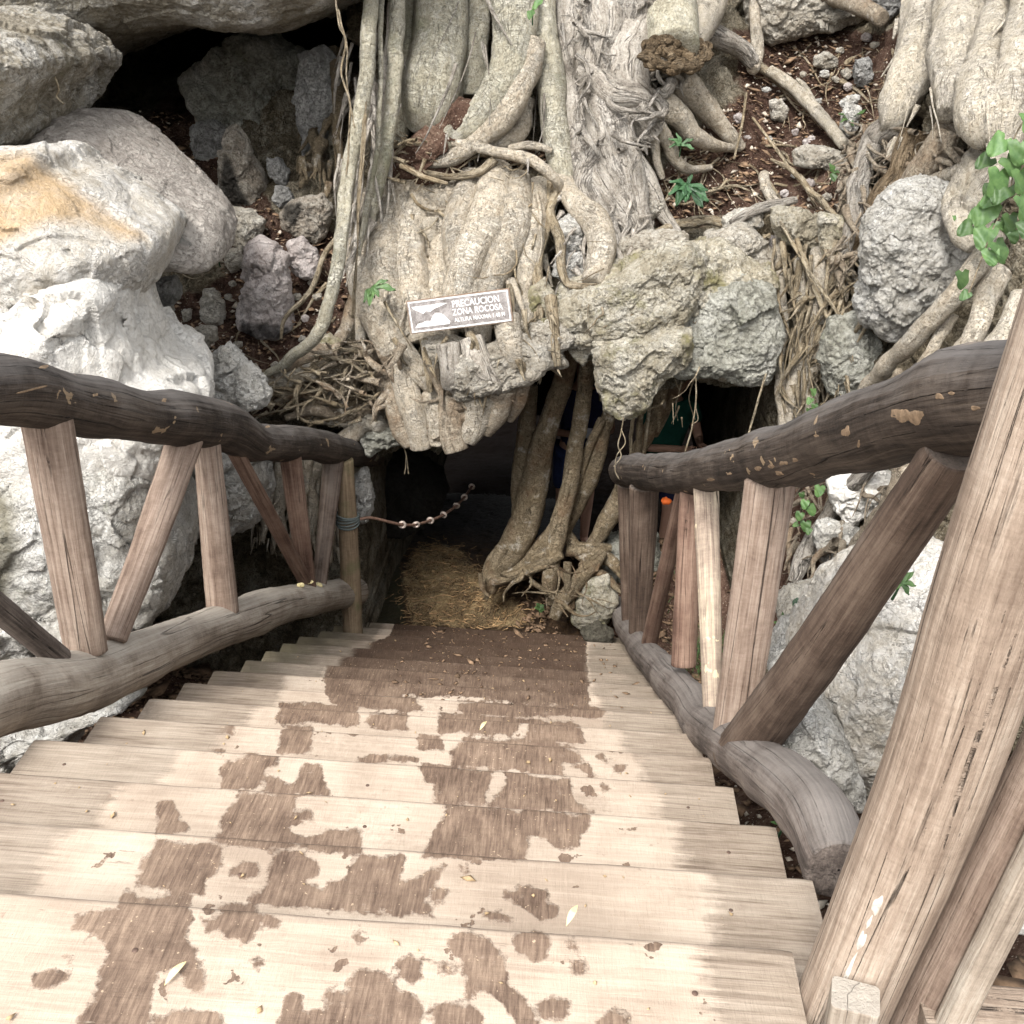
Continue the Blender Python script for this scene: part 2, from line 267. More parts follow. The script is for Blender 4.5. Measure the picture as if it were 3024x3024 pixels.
def mat_tread():
    g=G('worn coated stair board',.75,.3); p=g.pos; t=g.attr('tc',True)
    gr=g.noise(g.scale(t,(5,95,95)),1,8,.7,.5); fine=g.noise(g.scale(t,(5,260,200)),1,4,.7); big=g.noise(p,2.2,5,.6)
    bare=g.ramp(g.math('ADD',g.math('MULTIPLY',gr,.45),g.math('ADD',g.math('MULTIPLY',big,.35),g.math('MULTIPLY',fine,.2))),[(.39,(.13,.095,.07)),(.485,(.265,.212,.162)),(.6,(.385,.322,.255))])
    gm=g.step(g.math('ADD',g.attr('green'),g.math('MULTIPLY',g.math('SUBTRACT',g.noise(p,7,6,.7),.5),1.2)),.3,.9,0,.7)
    bare=g.mix(gm,bare,(.17,.155,.08))
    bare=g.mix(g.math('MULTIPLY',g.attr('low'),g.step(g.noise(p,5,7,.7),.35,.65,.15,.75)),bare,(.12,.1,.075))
    coat=g.ramp(g.math('ADD',g.math('MULTIPLY',g.noise(p,4,5,.6),.6),g.math('MULTIPLY',gr,.4)),[(.38,(.32,.25,.19)),(.5,(.415,.335,.26)),(.62,(.5,.415,.33))])
    # brushed cross scratches and grime specks on the coating
    sc=g.noise(g.scale(t,(190,9,20)),1,5,.7); coat=g.mix(g.step(sc,.55,.75,0,.35),coat,(.5,.4,.31))
    spk=g.step(g.noise(p,55,4,.7),.64,.72,0,.6); coat=g.mix(spk,coat,(.27,.2,.15))
    brown=g.ramp(g.math('ADD',g.math('MULTIPLY',g.noise(g.scale(t,(150,14,20)),1,7,.7,.5),.55),g.math('MULTIPLY',g.noise(p,9,7,.7),.45)),[(.38,(.085,.054,.037)),(.5,(.175,.12,.085)),(.64,(.31,.225,.16))])
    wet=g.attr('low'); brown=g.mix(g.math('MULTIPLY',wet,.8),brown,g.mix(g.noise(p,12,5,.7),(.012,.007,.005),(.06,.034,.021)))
    fl=g.step(g.noise(p,120,2,.5),.7,.73,0,.8); brown=g.mix(fl,brown,(.5,.38,.26))
    edge=g.math('MULTIPLY',g.math('SUBTRACT',g.noise(p,16,7,.68),.5),.07)
    grainy=g.math('MULTIPLY',g.math('SUBTRACT',gr,.5),.09)
    kb=g.step(g.math('ADD',g.attr('brown'),edge),-.0035,.0025); kb=g.math('MULTIPLY',kb,g.step(g.math('ADD',g.noise(p,30,6,.7),g.math('MULTIPLY',fine,.25)),.42,.5,.72,1.))
    sm=g.step(g.math('ADD',g.noise(p,13,4,.55),g.math('MULTIPLY',g.noise(p,50,4,.6),.1)),.715,.722); kb=g.math('MAXIMUM',kb,sm)
    kc=g.step(g.math('ADD',g.attr('coat'),g.math('ADD',g.math('MULTIPLY',grainy,.9),g.math('MULTIPLY',edge,1.3))),-.012,.02)
    kc=g.math('MULTIPLY',kc,g.step(g.noise(g.scale(t,(9,70,70)),1,6,.7),.67,.69,1.,.25))
    c=g.mix(kc,bare,g.mix(kb,coat,brown)); c=g.mix(g.math('MULTIPLY',g.attr('nose'),g.step(g.noise(g.scale(t,(11,60,60)),1,6,.7),.38,.6,.15,.8)),c,(.1,.07,.05))  # dark line along the nosing stands in for the gap shadow between steps
    dirt=g.math('MULTIPLY',g.step(g.noise(p,3.3,8,.75),.5,.68,0,.4),g.step(g.noise(p,60,5,.7),.4,.6)); c=g.mix(dirt,c,(.17,.12,.085))
    h=g.math('ADD',g.math('MULTIPLY',gr,.4),g.math('MULTIPLY',g.math('SUBTRACT',1.,g.math('MULTIPLY',kb,kc)),.25))
    h=g.math('ADD',h,g.math('MULTIPLY',kc,.15))
    nn=g.bump(h,.006,.8); nn=g.bump(g.noise(g.scale(t,(170,22,20)),1,5,.7),.004,.6,nn)
    return g.done(c,nn,g.mix(g.math('MULTIPLY',kb,kc),(.8,.8,.8),(.6,.6,.6)))
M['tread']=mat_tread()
def mat_leaf(name,a,b):
    g=G(name,.45,.4); n=g.noise(g.pos,30,4,.6); c=rnd(g,g.ramp(n,[(.3,a),(.7,b)]),.4)
    g.b.inputs['Subsurface Weight'].default_value=0.
    tr=g.n('ShaderNodeBsdfTranslucent'); g.l(c,tr.inputs[0]); ms=g.n('ShaderNodeMixShader'); ms.inputs[0].default_value=.3
    g.l(g.b.outputs[0],ms.inputs[1]); g.l(tr.outputs[0],ms.inputs[2]); g.l(ms.outputs[0],g.o.inputs[0])
    return g.done(c,g.bump(n,.003,.6))
M['leaf']=mat_leaf('green vine leaf',(.06,.125,.04),(.13,.22,.075)); M['leafd']=mat_leaf('dark glossy leaf',(.025,.07,.03),(.06,.13,.055))
M['leaft']=mat_leaf('teal green leaf',(.06,.13,.055),(.12,.22,.1))
M['litter']=mat_plain('dry leaf litter',(.2,.13,.08),.85,.6,25,.001); M['peb']=mat_plain('pebble stone',(.48,.42,.34),.85,.4,30,.004)
M['peel']=mat_plain('peeled bark underside',(.25,.175,.11),.8,.45,60,.003); M['drip']=mat_plain('old paint drip',(.42,.39,.34),.8,.35,90,.001)
M['straw']=mat_plain('golden straw',(.31,.2,.1),.8,.85,22,.001)
M['signw']=mat_plain('white sign paint',(.62,.6,.58),.9,.3,90,.001)
def mat_sign():
    g=G('faded sign face',.9,.1); p=g.pos; n=g.noise(p,25,9,.75,.5); f=g.noise(p,120,5,.7)
    c=g.ramp(n,[(.38,(.13,.115,.105)),(.5,(.215,.195,.185)),(.62,(.33,.305,.29))]); c=g.mix(g.step(f,.6,.68,0,.5),c,(.55,.52,.5))
    return g.done(c,g.bump(n,.002,.7))
M['sign']=mat_sign()
M['signside']=mat_plain('brown sign edge',(.22,.15,.1),.8,.3,30)
M['rust']=mat_plain('rusty cable',(.2,.12,.085),.8,.5,60,.003); M['galv']=mat_plain('worn metal ring',(.5,.42,.36),.5,.35,80,.001,.4)
M['rope']=mat_plain('grey green rope',(.13,.15,.14),.85,.35,200,.002); M['nail']=mat_plain('rusty nail head',(.13,.085,.065),.6,.3,60,.001,.4)
M['skin']=mat_plain('skin',(.42,.25,.18),.5,.08,20,.0005); M['hair']=mat_plain('dark hair',(.02,.015,.012),.6,.3,80,.002)
M['navy']=mat_plain('navy cloth',(.015,.02,.06),.85,.2,30); M['teal']=mat_plain('dark green cloth',(.01,.07,.05),.85,.2,30)
M['denim']=mat_plain('blue cloth',(.03,.05,.14),.85,.2,40); M['paleblue']=mat_plain('pale grey phone case',(.45,.47,.52),.4,.1,20,.0003)
M['orange']=mat_plain('orange cloth',(.8,.16,.03),.7,.1,20); M['blackc']=mat_plain('black rubber',(.02,.02,.02),.6,.1,20)
M['milk']=mat_plain('white paint splash',(.85,.84,.82),.6,.06,60,.0005); M['fungus']=mat_plain('yellow bracket fungus',(.7,.6,.32),.7,.25,60,.003)
# ---------------------------------------------------------------- object helpers
def tag(o,label=None,cat=None,group=None,kind=None):
    if label:o['label']=label
    if cat:o['category']=cat
    if group:o['group']=group
    if kind:o['kind']=kind
    return o
def empty(name,loc,label,cat,group=None):
    o=bpy.data.objects.new(name,None); o.location=Vector(loc); o.empty_display_size=.1; COL.objects.link(o); return tag(o,label,cat,group)
def absloc(o):
    v=np.zeros(3)
    while o is not None: v+=np.array(o.location); o=o.parent
    return v
def mk(name,V,Fc,mat,parent=None,attrs=None,smooth=True,mats=None):
    V=np.asarray(V,float); org=np.array([V[:,0].mean(),V[:,1].mean(),V[:,2].min()])
    me=bpy.data.meshes.new(name)
    if isinstance(Fc,np.ndarray):
        n,k=Fc.shape; me.vertices.add(len(V)); me.vertices.foreach_set('co',(V-org).astype(np.float32).ravel())
        me.loops.add(n*k); me.loops.foreach_set('vertex_index',Fc.astype(np.int32).ravel())
        me.polygons.add(n); me.polygons.foreach_set('loop_start',np.arange(0,n*k,k,dtype=np.int32)); me.update(calc_edges=True); me.validate()
    else: me.from_pydata([tuple(v) for v in V-org],[],Fc)
    if smooth: me.polygons.foreach_set('use_smooth',[True]*len(me.polygons))
    for k,v in (attrs or {}).items():
        v=np.asarray(v,np.float32)
        if v.ndim==2: a=me.attributes.new(k,'FLOAT_VECTOR','POINT'); a.data.foreach_set('vector',v.ravel())
        else: a=me.attributes.new(k,'FLOAT','POINT'); a.data.foreach_set('value',v)
    me.materials.append(M[mat] if isinstance(mat,str) else mat)
    o=bpy.data.objects.new(name,me); COL.objects.link(o)
    if parent is not None: o.parent=parent; o.location=Vector(org-absloc(parent))
    else: o.location=Vector(org)
    return o
def gridf(nu,nv,wrap=False):
    i=np.arange(nu-(0 if wrap else 1)); j=np.arange(nv-1); I,J=np.meshgrid(i,j,indexing='ij'); I2=(I+1)%nu
    return np.stack([I*nv+J,I2*nv+J,I2*nv+J+1,I*nv+J+1],-1).reshape(-1,4)
def gnormals(V,nu,nv,wrap):
    A=V.reshape(nu,nv,3)
    if wrap: du=np.roll(A,-1,0)-np.roll(A,1,0)
    else: du=np.gradient(A,axis=0)
    dv=np.gradient(A,axis=1); n=np.cross(du,dv); l=np.linalg.norm(n,axis=2,keepdims=True); n=n/np.where(l<1e-9,1,l)
    return n.reshape(-1,3)
def catmull(pts,n):
    p=np.asarray(pts,float); p=np.vstack([2*p[0]-p[1],p,2*p[-1]-p[-2]]); m=len(p)-3
    t=np.linspace(0,m-1e-6,n); i=t.astype(int); u=(t-i)[:,None]
    a,b,c,d=p[i],p[i+1],p[i+2],p[i+3]
    return .5*((2*b)+(c-a)*u+(2*a-5*b+4*c-d)*u*u+(3*b-a-3*c+d)*u**3)
# ---------------------------------------------------------------- hillside depth map
CP=np.array([(-300,300,6),(-300,900,4.9),(0,700,5.2),(100,1100,4.9),(300,1000,5.3),(250,800,5.5),(400,700,5.8),(450,600,6.2),(350,450,6.9),(280,300,7.8),(200,200,8.8),(400,150,8.8),(550,150,8.2),(560,300,7.2),(600,450,6.6),(600,650,6.05),(560,800,5.9),(600,950,5.95),(450,950,5.6),(450,1100,5.6),(680,850,6.1),
(680,400,6.7),(680,200,7),(700,0,7.3),(860,0,7.4),(860,300,6.9),(860,500,6.5),(860,650,6.2),(860,780,6.15),(1000,680,6.15),(1000,450,6.5),(1100,200,7.0),(1100,0,7.3),(1100,-300,7.8),(1250,200,7.1),(1250,500,6.5),(1200,650,6.25),(1200,780,6.2),
(1350,650,6.3),(1400,780,6.2),(1300,400,6.8),(1450,350,7.1),(1550,250,7.5),(1550,100,8.3),(1500,30,8.7),(1650,120,7.9),(1550,-200,9.2),(1500,430,6.6),(1500,600,6.3),(1520,750,6.1),(1550,950,5.6),(1520,1100,5.2),(1700,500,5.8),(1700,350,6.2),(1750,200,6.3),(1850,100,6.2),(1900,400,5.3),(1900,600,4.8),(1700,800,5.0),(1700,1100,4.2),(1900,900,4.2),(2250,300,4.8),(2250,1000,3.3),(700,-300,8.5),(-300,-300,8),(200,-300,9),(1900,-300,7.5)],float)
def _tp(r2): return np.where(r2>1e-12,.5*r2*np.log(r2+1e-12),0)
CP[:,2]*=.9; _cx=CP[:,:2]/1000; _n=len(CP)
_A=np.zeros((_n+3,_n+3)); _A[:_n,:_n]=_tp(((_cx[:,None]-_cx[None])**2).sum(-1))+np.eye(_n)*.002; _A[:_n,_n]=1; _A[:_n,_n+1:]=_cx; _A[_n,:_n]=1; _A[_n+1:,:_n]=_cx.T
_w=np.linalg.solve(_A,np.concatenate([CP[:,2],[0,0,0]]))
def Ym(x,y):
    x=np.atleast_1d(np.asarray(x,float)); y=np.atleast_1d(np.asarray(y,float)); out=np.empty(x.shape)
    xf,yf=x.ravel()/1000,y.ravel()/1000; o=np.zeros(len(xf))
    for s in range(0,len(xf),50000):
        a=xf[s:s+50000];b=yf[s:s+50000]
        o[s:s+50000]=_tp((a[:,None]-_cx[None,:,0])**2+(b[:,None]-_cx[None,:,1])**2)@_w[:_n]+_w[_n]+_w[_n+1]*a+_w[_n+2]*b
    return o.reshape(x.shape)
def S(x,y,off=0.): return P(x,y,float(Ym(x,y)[0])-off)
HOLE=[(668,1500),(688,1050),(684,880),(760,850),(860,858),(940,800),(985,745),(1040,690),(1070,650),(1125,650),(1135,770),(1200,775),(1262,735),(1300,716),(1370,735),(1440,732),(1448,800),(1448,950),(1440,1500)]
SOILS=[[(230,200),(300,330),(380,420),(430,520),(380,560),(300,560),(250,600),(260,680),(350,760),(480,800),(560,760),(640,690),(670,460),(520,400),(470,310),(380,220)],
 [(1380,60),(1720,60),(1690,250),(1610,290),(1570,430),(1400,400),(1250,440),(1220,370),(1300,250),(1400,180)],
 [(760,300),(880,180),(905,190),(860,260),(780,330),(730,330)],[(880,290),(1000,270),(1060,290),(1060,330),(900,310)],[(1450,900),(1560,900),(1560,1300),(1450,1300)]]
PITS=[[(40,30),(670,10),(670,130),(570,180),(400,225),(300,240),(200,235),(80,210)]]
def hillside():
    xs=np.arange(-420,2360,3.6); ys=np.arange(-420,1420,3.6); nu,nv=len(xs),len(ys)
    X,Y=np.meshgrid(xs,ys,indexing='ij'); X=X.ravel();Y=Y.ravel(); V=P(X,Y,Ym(X,Y))
    hole=np.clip((sdf(HOLE,X,Y))/9,0,1); pit=np.clip(sdf(PITS[0],X,Y)/90,0,1)
    soil=np.full(len(X),-1.)
    for s in SOILS: soil=np.maximum(soil,np.clip(sdf(s,X,Y)/35,-1,1))
    n=gnormals(V,nu,nv,False); n*=np.sign(-n[:,1:2]+1e-9)
    rk=np.clip(-soil*1.2,.0,1)
    d=.14*fbm(V*1.6,5,.55)+rk*(.12*facet(V+.15*fbm(V*3,2)[:,None],3.6)+.05*facet(V+.05*fbm(V*8,2)[:,None],10)+.05*fbm(V*7,5,.6,True))+.018*fbm(V*25,3)+.018*fbm(V*12,2)
    V=V+n*(d*(1-hole))[:,None]
    V[:,1]+=5.5*hole*hole*(3-2*hole)+2.6*pit
    V[:,2]+=hole*.25*fbm(V*1.3,3)
    o=mk('hillside',V,gridf(nu,nv),'hill',attrs={'soil':soil,'cave':np.maximum(np.clip(hole*1.5,0,1),.8*pit)}); tag(o,kind='structure')  # 'cave' masks the painted shade in the opening and the upper-left hollow
hillside()
# ---------------------------------------------------------------- ground
def zs(Y): return -.5484*np.clip(Y-D0,0,4.65)
def ground_z(X,Y):
    z=zs(Y)
    under=np.clip((5.55-Y)/.6,0,1)*np.clip((Y+.6)/1.2,.4,1)
    z=z-.5*under*np.clip(1-(X-.75)*1.2,.35,1)
    fl=np.clip((Y-5.2)/.6,0,1); z=z*(1-fl)+fl*(-2.54-.2*np.clip(Y-6.3,0,4))
    m=np.clip((X+.6)/1.1,0,1)*np.clip((Y-5.5)/.55,0,1)*np.clip((6.9-Y)/.7,0,1); z=z+m*m*(3-2*m)*.42   # mound right of the path
    m2=np.clip((X-.9)/1.,0,1)*np.clip((Y-3.)/1.5,0,1)*np.clip((7.5-Y),0,1); z=z+m2*.35
    m3=np.clip((-X-1.6)/1.,0,1)*np.clip((Y-2)/2,0,1)*np.clip((6-Y)/1.,0,1); z=z+m3*.3
    return z
def ground():
    def axis(a,b,lo,hi,st):
        c=np.arange(lo,hi,st); l=lo-np.geomspace(.1,lo-a,26)[::-1]; r=hi+np.geomspace(.1,b-hi,26); return np.concatenate([l,c,r])
    xs=axis(-400,400,-4.5,4.5,.02); ys=axis(-400,400,-.5,12,.025)
    X,Y=np.meshgrid(xs,ys,indexing='ij'); nu,nv=X.shape; X=X.ravel();Y=Y.ravel(); q=np.stack([X,Y,0*X],1)
    Z=ground_z(X,Y); near=(np.abs(X)<5)&(Y<12.2)&(Y>-1)
    d=np.zeros(len(X)); qq=q[near]; onp=np.clip((qq[:,1]-5.5)/.3,0,1)*np.clip((.8-np.abs(qq[:,0]+.55))/.3,0,1)
    d[near]=(.07*fbm(qq*2.2,4)+.035*fbm(qq*9,4)+.02*fbm(qq*24,3,.6,True))*(1-.55*onp)
    V=np.stack([X,Y,Z+d],1)
    o=mk('ground',V,gridf(nu,nv),'soil',attrs={'cave':np.clip((Y-6.2)/.5,0,1)*(np.abs(X)<6)}); tag(o,kind='structure')  # 'cave' masks the shade painted on the floor past the mouth
    # path sheet through the cave mouth
    xs=np.arange(-1.35,.3,.013); ys=np.arange(5.5,9,.016); X,Y=np.meshgrid(xs,ys,indexing='ij'); nu,nv=X.shape; X=X.ravel();Y=Y.ravel(); q=np.stack([X,Y,0*X],1)
    px,py=proj(np.stack([X,Y,np.full(len(X),-2.54)],1))
    gold=np.clip(sdf([(790,1010),(830,1000),(870,1020),(900,1075),(940,1130),(985,1170),(1000,1190),(780,1190),(765,1130),(760,1080)],px,py)/25,-1,1)*np.clip((7.6-Y)/.5,0,1)
    moss=np.clip(sdf([(680,1000),(750,1010),(765,1080),(775,1200),(680,1200)],px,py)/20,-1,1)
    Z=ground_z(X,Y)+.07*fbm(q*2.2,4)*.45+.035*fbm(q*9,4)*.45+.02*fbm(q*24,3,.6,True)*.45+.02
    Z-= .06*np.clip(1-np.minimum.reduce([(X+1.35),(.3-X)])/.1,0,1)+np.clip((Y-8.4)/.6,0,1)*.06
    o=mk('path',np.stack([X,Y,Z],1),gridf(nu,nv),'path',attrs={'gold':gold,'moss':moss,'cave':np.clip((Y-6.9)/.6,0,1)}); tag(o,kind='structure')  # 'cave' masks the shade painted on the path's inner stretch
ground()
# ---------------------------------------------------------------- generic shapes
def cubesphere(n):
    g=np.tan(np.linspace(-1,1,n+1)*math.pi/4); A,B=np.meshgrid(g,g,indexing='ij'); one=np.ones_like(A); Vs=[];Fs=[]
    q=gridf(n+1,n+1)
    for i,(a,b,c,fl) in enumerate([(one,A,B,0),(-one,A,B,1),(A,one,B,1),(A,-one,B,0),(A,B,one,0),(A,B,-one,1)]):
        v=np.stack([a,b,c],-1).reshape(-1,3); Vs.append(v/np.linalg.norm(v,axis=1)[:,None]); Fs.append((q[:,::-1] if fl else q)+i*(n+1)**2)
    V=np.vstack(Vs);Fc=np.vstack(Fs); key=np.round(V*1e5).astype(np.int64); _,ix,inv=np.unique(key,axis=0,return_index=True,return_inverse=True)
    return V[ix],inv.ravel()[Fc]
def vnormals(V,Fc):
    fn=np.cross(V[Fc[:,2]]-V[Fc[:,0]],V[Fc[:,3]]-V[Fc[:,1]]); n=np.zeros_like(V)
    for k in range(4):
        for c in range(3): n[:,c]+=np.bincount(Fc[:,k],fn[:,c],len(V))
    return n/(np.linalg.norm(n,axis=1)[:,None]+1e-12)
def seedv(a,b): return np.array([(a*.137)%9,(b*.211)%9,((a+b)*.073)%9])
def rock(label,outline,mat='lime',off=.15,Y=None,tf=None,tb=None,e=.62,name='rock',cat='rock',parent=None,group=None,amp=1.,stains=None,fr=None,tilt=0.,res=2.6,kind=None,tcm=False,centre=None,pits=None,det=1.):
    o=np.asarray(outline,float); cx,cy=o[:,:2].mean(0) if centre is None else centre
    # area centroid
    if centre is None:
        x,y=o[:,0],o[:,1];x2,y2=np.roll(x,-1),np.roll(y,-1);c=x*y2-x2*y;A=c.sum()/2
        if abs(A)>1: cx,cy=((x+x2)*c).sum()/(6*A),((y+y2)*c).sum()/(6*A)
    Y0=float(Ym(cx,cy)[0])-off if Y is None else Y
    rad=np.hypot(o[:,0]-cx,o[:,1]-cy).mean(); size=rad*mpp(P(cx,cy,Y0)); tf=size*.55 if tf is None else tf; tb=tf if tb is None else tb
    n_=int(np.clip(rad*1.57/res,9,130)); D,Fc=cubesphere(n_); nth=720
    th=np.linspace(0,2*math.pi,nth,endpoint=False); dx,dy=np.cos(th),np.sin(th); r=np.zeros(nth)
    for k in range(len(o)):
        x0,y0=o[k,:2]-(cx,cy); x1,y1=o[(k+1)%len(o),:2]-(cx,cy); ex,ey=x1-x0,y1-y0; den=dx*ey-dy*ex; den=np.where(np.abs(den)<1e-9,1e-9,den)
        t=(x0*ey-y0*ex)/den; u=(x0*dy-y0*dx)/den
        r=np.where((u>=-1e-6)&(u<=1+1e-6)&(t>0),np.maximum(r,t),r)
    kr=np.hanning(25); kr/=kr.sum(); r=np.convolve(np.concatenate([r[-12:],r,r[:12]]),kr,'valid')
    rho=np.hypot(D[:,0],D[:,1]); tt=np.arctan2(D[:,1],D[:,0])%(2*math.pi); rr=np.interp(tt,np.append(th,2*math.pi),np.append(r,r[0]))
    pw=2/e; dep=np.sqrt(np.clip(1-rho**pw,0,1)); dep=np.where(D[:,2]<0,-dep*tf,dep*tb)
    C=P(cx,cy,Y0); V=P(cx+rr*np.cos(tt)*rho,cy+rr*np.sin(tt)*rho,Y0+tilt*(rr*rho*np.sin(tt))/max(rad,1)); V[:,1]+=dep
    n=vnormals(V,Fc); flip=((V-V.mean(0))*n).sum()<0
    if flip: n=-n; Fc=Fc[:,::-1]
    s=size; q=V+np.array([7.1,3.3,1.7])*(len(label)*.37)+seedv(cx,cy)
    f=fr or 1/max(s,.05)
    a=min(s,.5)*amp
    w_=q+.10*s*np.stack([fbm(q*f*2+k_*5,2) for k_ in range(3)],1)
    d=a*(.15*fbm(q*f*.9,4,.55)+.19*facet(w_,f*1.15)+.08*facet(w_,f*3.1)+.05*det*fbm(q*f*4,5,.6,True))+amp*det*(.016*fbm(q*11,4,.6)+.010*fbm(q*26,3,.6,True)+.005*fbm(q*70,2))
    edge=np.clip(rho,0,1)**6; d=d*(1-.45*edge)
    V=V+n*d[:,None]
    if pits:
        px,py=proj(V)
        for (x_,y_,rp,dp) in pits:
            k_=np.clip(1-((px-x_)**2+(py-y_)**2)/rp**2,0,1)*(V[:,1]<Y0); V[:,1]+=dp*k_**.7
    at={'stain':np.zeros(len(V))}
    if stains:
        px,py=proj(V); st=np.full(len(V),-1.)
        for sp in stains: st=np.maximum(st,np.clip(sdf(sp,px,py)/max(8,rad*.12),-1,1))
        at['stain']=st*.9
    if tcm: at['tc']=(V-C)*np.array([1,1,1])
    ob=mk(name,V,Fc,mat,parent,at)
    if parent is None: tag(ob,label,cat,group,kind)
    return ob
def tube(path,rad,mat,name='root',parent=None,sides=None,seg=None,flat=1.,groove=.14,lumps=.12,gf=1.,cap=True,fine=.03,wob=0.,cutmat=None,raw=False,rot=0.,knots=0,endflare=0.,blade=0.):
    path=np.asarray(path,float); rad=np.asarray(rad,float)
    if rad.ndim==0 or len(rad)!=len(path): rad=np.interp(np.linspace(0,1,len(path)),np.linspace(0,1,max(2,rad.size)),np.resize(rad.ravel(),max(2,rad.size)))
    L=np.linalg.norm(np.diff(path,axis=0),axis=1).sum(); rm=rad.mean()
    seg=seg or int(np.clip(L/max(rm*.22,.011),8,170)); sides=sides or int(np.clip(rm/.0035,8,52))
    Q=catmull(np.hstack([path,rad[:,None]]),seg); p=Q[:,:3]; r=np.maximum(Q[:,3],rm*.08)
    if wob>0: p=p+wob*np.stack([fbm(p*3+k*9.7,3) for k in range(3)],1)
    T=np.gradient(p,axis=0); T/=np.linalg.norm(T,axis=1)[:,None]+1e-12
    s=np.concatenate([[0],np.cumsum(np.linalg.norm(np.diff(p,axis=0),axis=1))])
    ref=np.array([0,-1.,0]) if abs(T[:,1]).mean()<.85 else np.array([0,0,1.])
    U=ref-T*(T@ref)[:,None]; U/=np.linalg.norm(U,axis=1)[:,None]+1e-12; W=np.cross(T,U)
    th=np.linspace(0,2*math.pi,sides,endpoint=False)+rot; c,sn=np.cos(th),np.sin(th)
    base=rm
    tc=np.stack([np.broadcast_to(c*base,(seg,sides)),np.broadcast_to(sn*base,(seg,sides)),np.broadcast_to(s[:,None],(seg,sides))],-1).reshape(-1,3)
    sd=p.sum()*.13%50
    R=r[:,None]*np.ones(sides)
    g=(groove*fbm(tc*np.array([1.5/base,1.5/base,.28/base])*gf+sd,4,.6)+lumps*perlin(tc*np.array([.6/base,.6/base,.33/base])+sd+5)+fine*fbm(tc*np.array([7/base,7/base,1.5/base])+sd,3,.6,True)).reshape(seg,sides)
    R=R*(1+g)
    if knots:
        rk_=np.random.default_rng(int(sd*100)); 
        for _ in range(knots):
            s0=rk_.uniform(.05,.95)*s[-1]; t0=rk_.uniform(0,6.28); w=base*rk_.uniform(.35,.9); da=np.abs((th-t0+math.pi)%(2*math.pi)-math.pi)*base
            q_=np.exp(-((s[:,None]-s0)**2/(2*(w*1.3)**2)+(da[None]**2)/(2*w*w))); R=R+base*rk_.choice([.13,.1,-.1])*q_
    V=p[:,None,:]+U[:,None,:]*(R*c)[...,None]*flat+W[:,None,:]*(R*sn)[...,None]
    V=V.reshape(-1,3); Fc=gridf(seg,sides); 
    i=np.arange(seg-1)[:,None]; j=np.arange(sides)[None,:]; j2=(j+1)%sides
    Fc=np.stack([(i*sides+j),(i*sides+j2),((i+1)*sides+j2),((i+1)*sides+j)],-1).reshape(-1,4)
    if cap:   # end caps: two inner rings with random relief so cut ends look sawn
        nV=len(V); add=[];ft=[];tcs=[]
        for e_,row in((0,0),(1,seg-1)):
            ring=V[row*sides:(row+1)*sides]; cc=ring.mean(0); sgn=-1 if e_==0 else 1; prev=np.arange(row*sides,(row+1)*sides)
            for kk,fr_ in((0,.93),(1,.5),(2,.04)):
                nr=cc+(ring-cc)*fr_+T[row]*sgn*rm*(.07 if kk<2 else .04); idx=nV+len(add)*sides+np.arange(sides); add.append(nr); tcs.append(tc[row*sides:(row+1)*sides]*[fr_,fr_,1])
                a,b=prev,np.roll(prev,-1); c2,d2=idx,np.roll(idx,-1)
                q=np.stack([a,c2,d2,b],1) if e_==1 else np.stack([a,b,d2,c2],1)
                ft.append(q[:,::-1]); prev=idx
        V=np.vstack([V]+add); tc=np.vstack([tc]+tcs); Fc=np.vstack([Fc]+ft)
    Fc=Fc[:,::-1]
    if raw: return V,Fc,tc+sd
    return mk(name,V,Fc,mat,parent,{'tc':tc+sd})
from mathutils.bvhtree import BVHTree
def decal(name,poly,obj,mat,parent,lift=.0012):   # thin flake or paint film lying on the real surface of obj
    me=obj.data; off=Vector(absloc(obj)); bv=BVHTree.FromPolygons([v.co+off for v in me.vertices],[tuple(p.vertices) for p in me.polygons])
    po=np.array(poly,float); c=po.mean(0); n=len(po); V=[];k=5; o=Vector(CAM)
    rings=[c]+[c+(po[i]-c)*(j/k) for j in range(1,k+1) for i in range(n)]
    for q in rings:
        d=Vector(ray(q[0],q[1])).normalized(); h=bv.ray_cast(o,d)
        if h[0] is None: return None
        V.append(np.array(h[0]-d*lift))
    for i in range(n): V[1+(k-1)*n+i]=V[1+(k-1)*n+i]+np.array(Vector(ray(*po[i])).normalized())*lift*1.6
    Fc=[(0,1+i,1+(i+1)%n) for i in range(n)]+[(1+j*n+i,1+(j+1)*n+i,1+(j+1)*n+(i+1)%n,1+j*n+(i+1)%n) for j in range(k-1) for i in range(n)]
    return mk(name,np.array(V),Fc,mat,parent)
def blob(x,y,rx,ry,sd,n=22,ang=0.,jag=.3):
    rg=np.random.default_rng(sd); t=np.linspace(0,2*math.pi,n,endpoint=False); r=1+jag*sum(rg.normal()*np.sin(k*t+rg.uniform(0,6))/k for k in (2,3,4,5))
    a,b=rx*r*np.cos(t),ry*r*np.sin(t); ca,sa=math.cos(ang),math.sin(ang); return np.stack([x+a*ca-b*sa,y+a*sa+b*ca],1)
def merge(parts):
    Vs=[];Fs=[];Ts=[];n=0
    for V,Fc,tc in parts: Vs.append(V);Fs.append(Fc+n);Ts.append(tc);n+=len(V)
    return np.vstack(Vs),np.vstack(Fs),np.vstack(Ts)
def rootS(pts,rpx,mat,parent=None,name='root',k=1.,**kw):  # pts (x,y,off) in front of the hillside
    W=np.array([S(*p) for p in pts]); rad=np.interp(np.linspace(0,1,len(pts)),np.linspace(0,1,len(rpx)),rpx)*np.array([mpp(w) for w in W])*k
    return tube(W,rad,mat,name,parent,**kw)
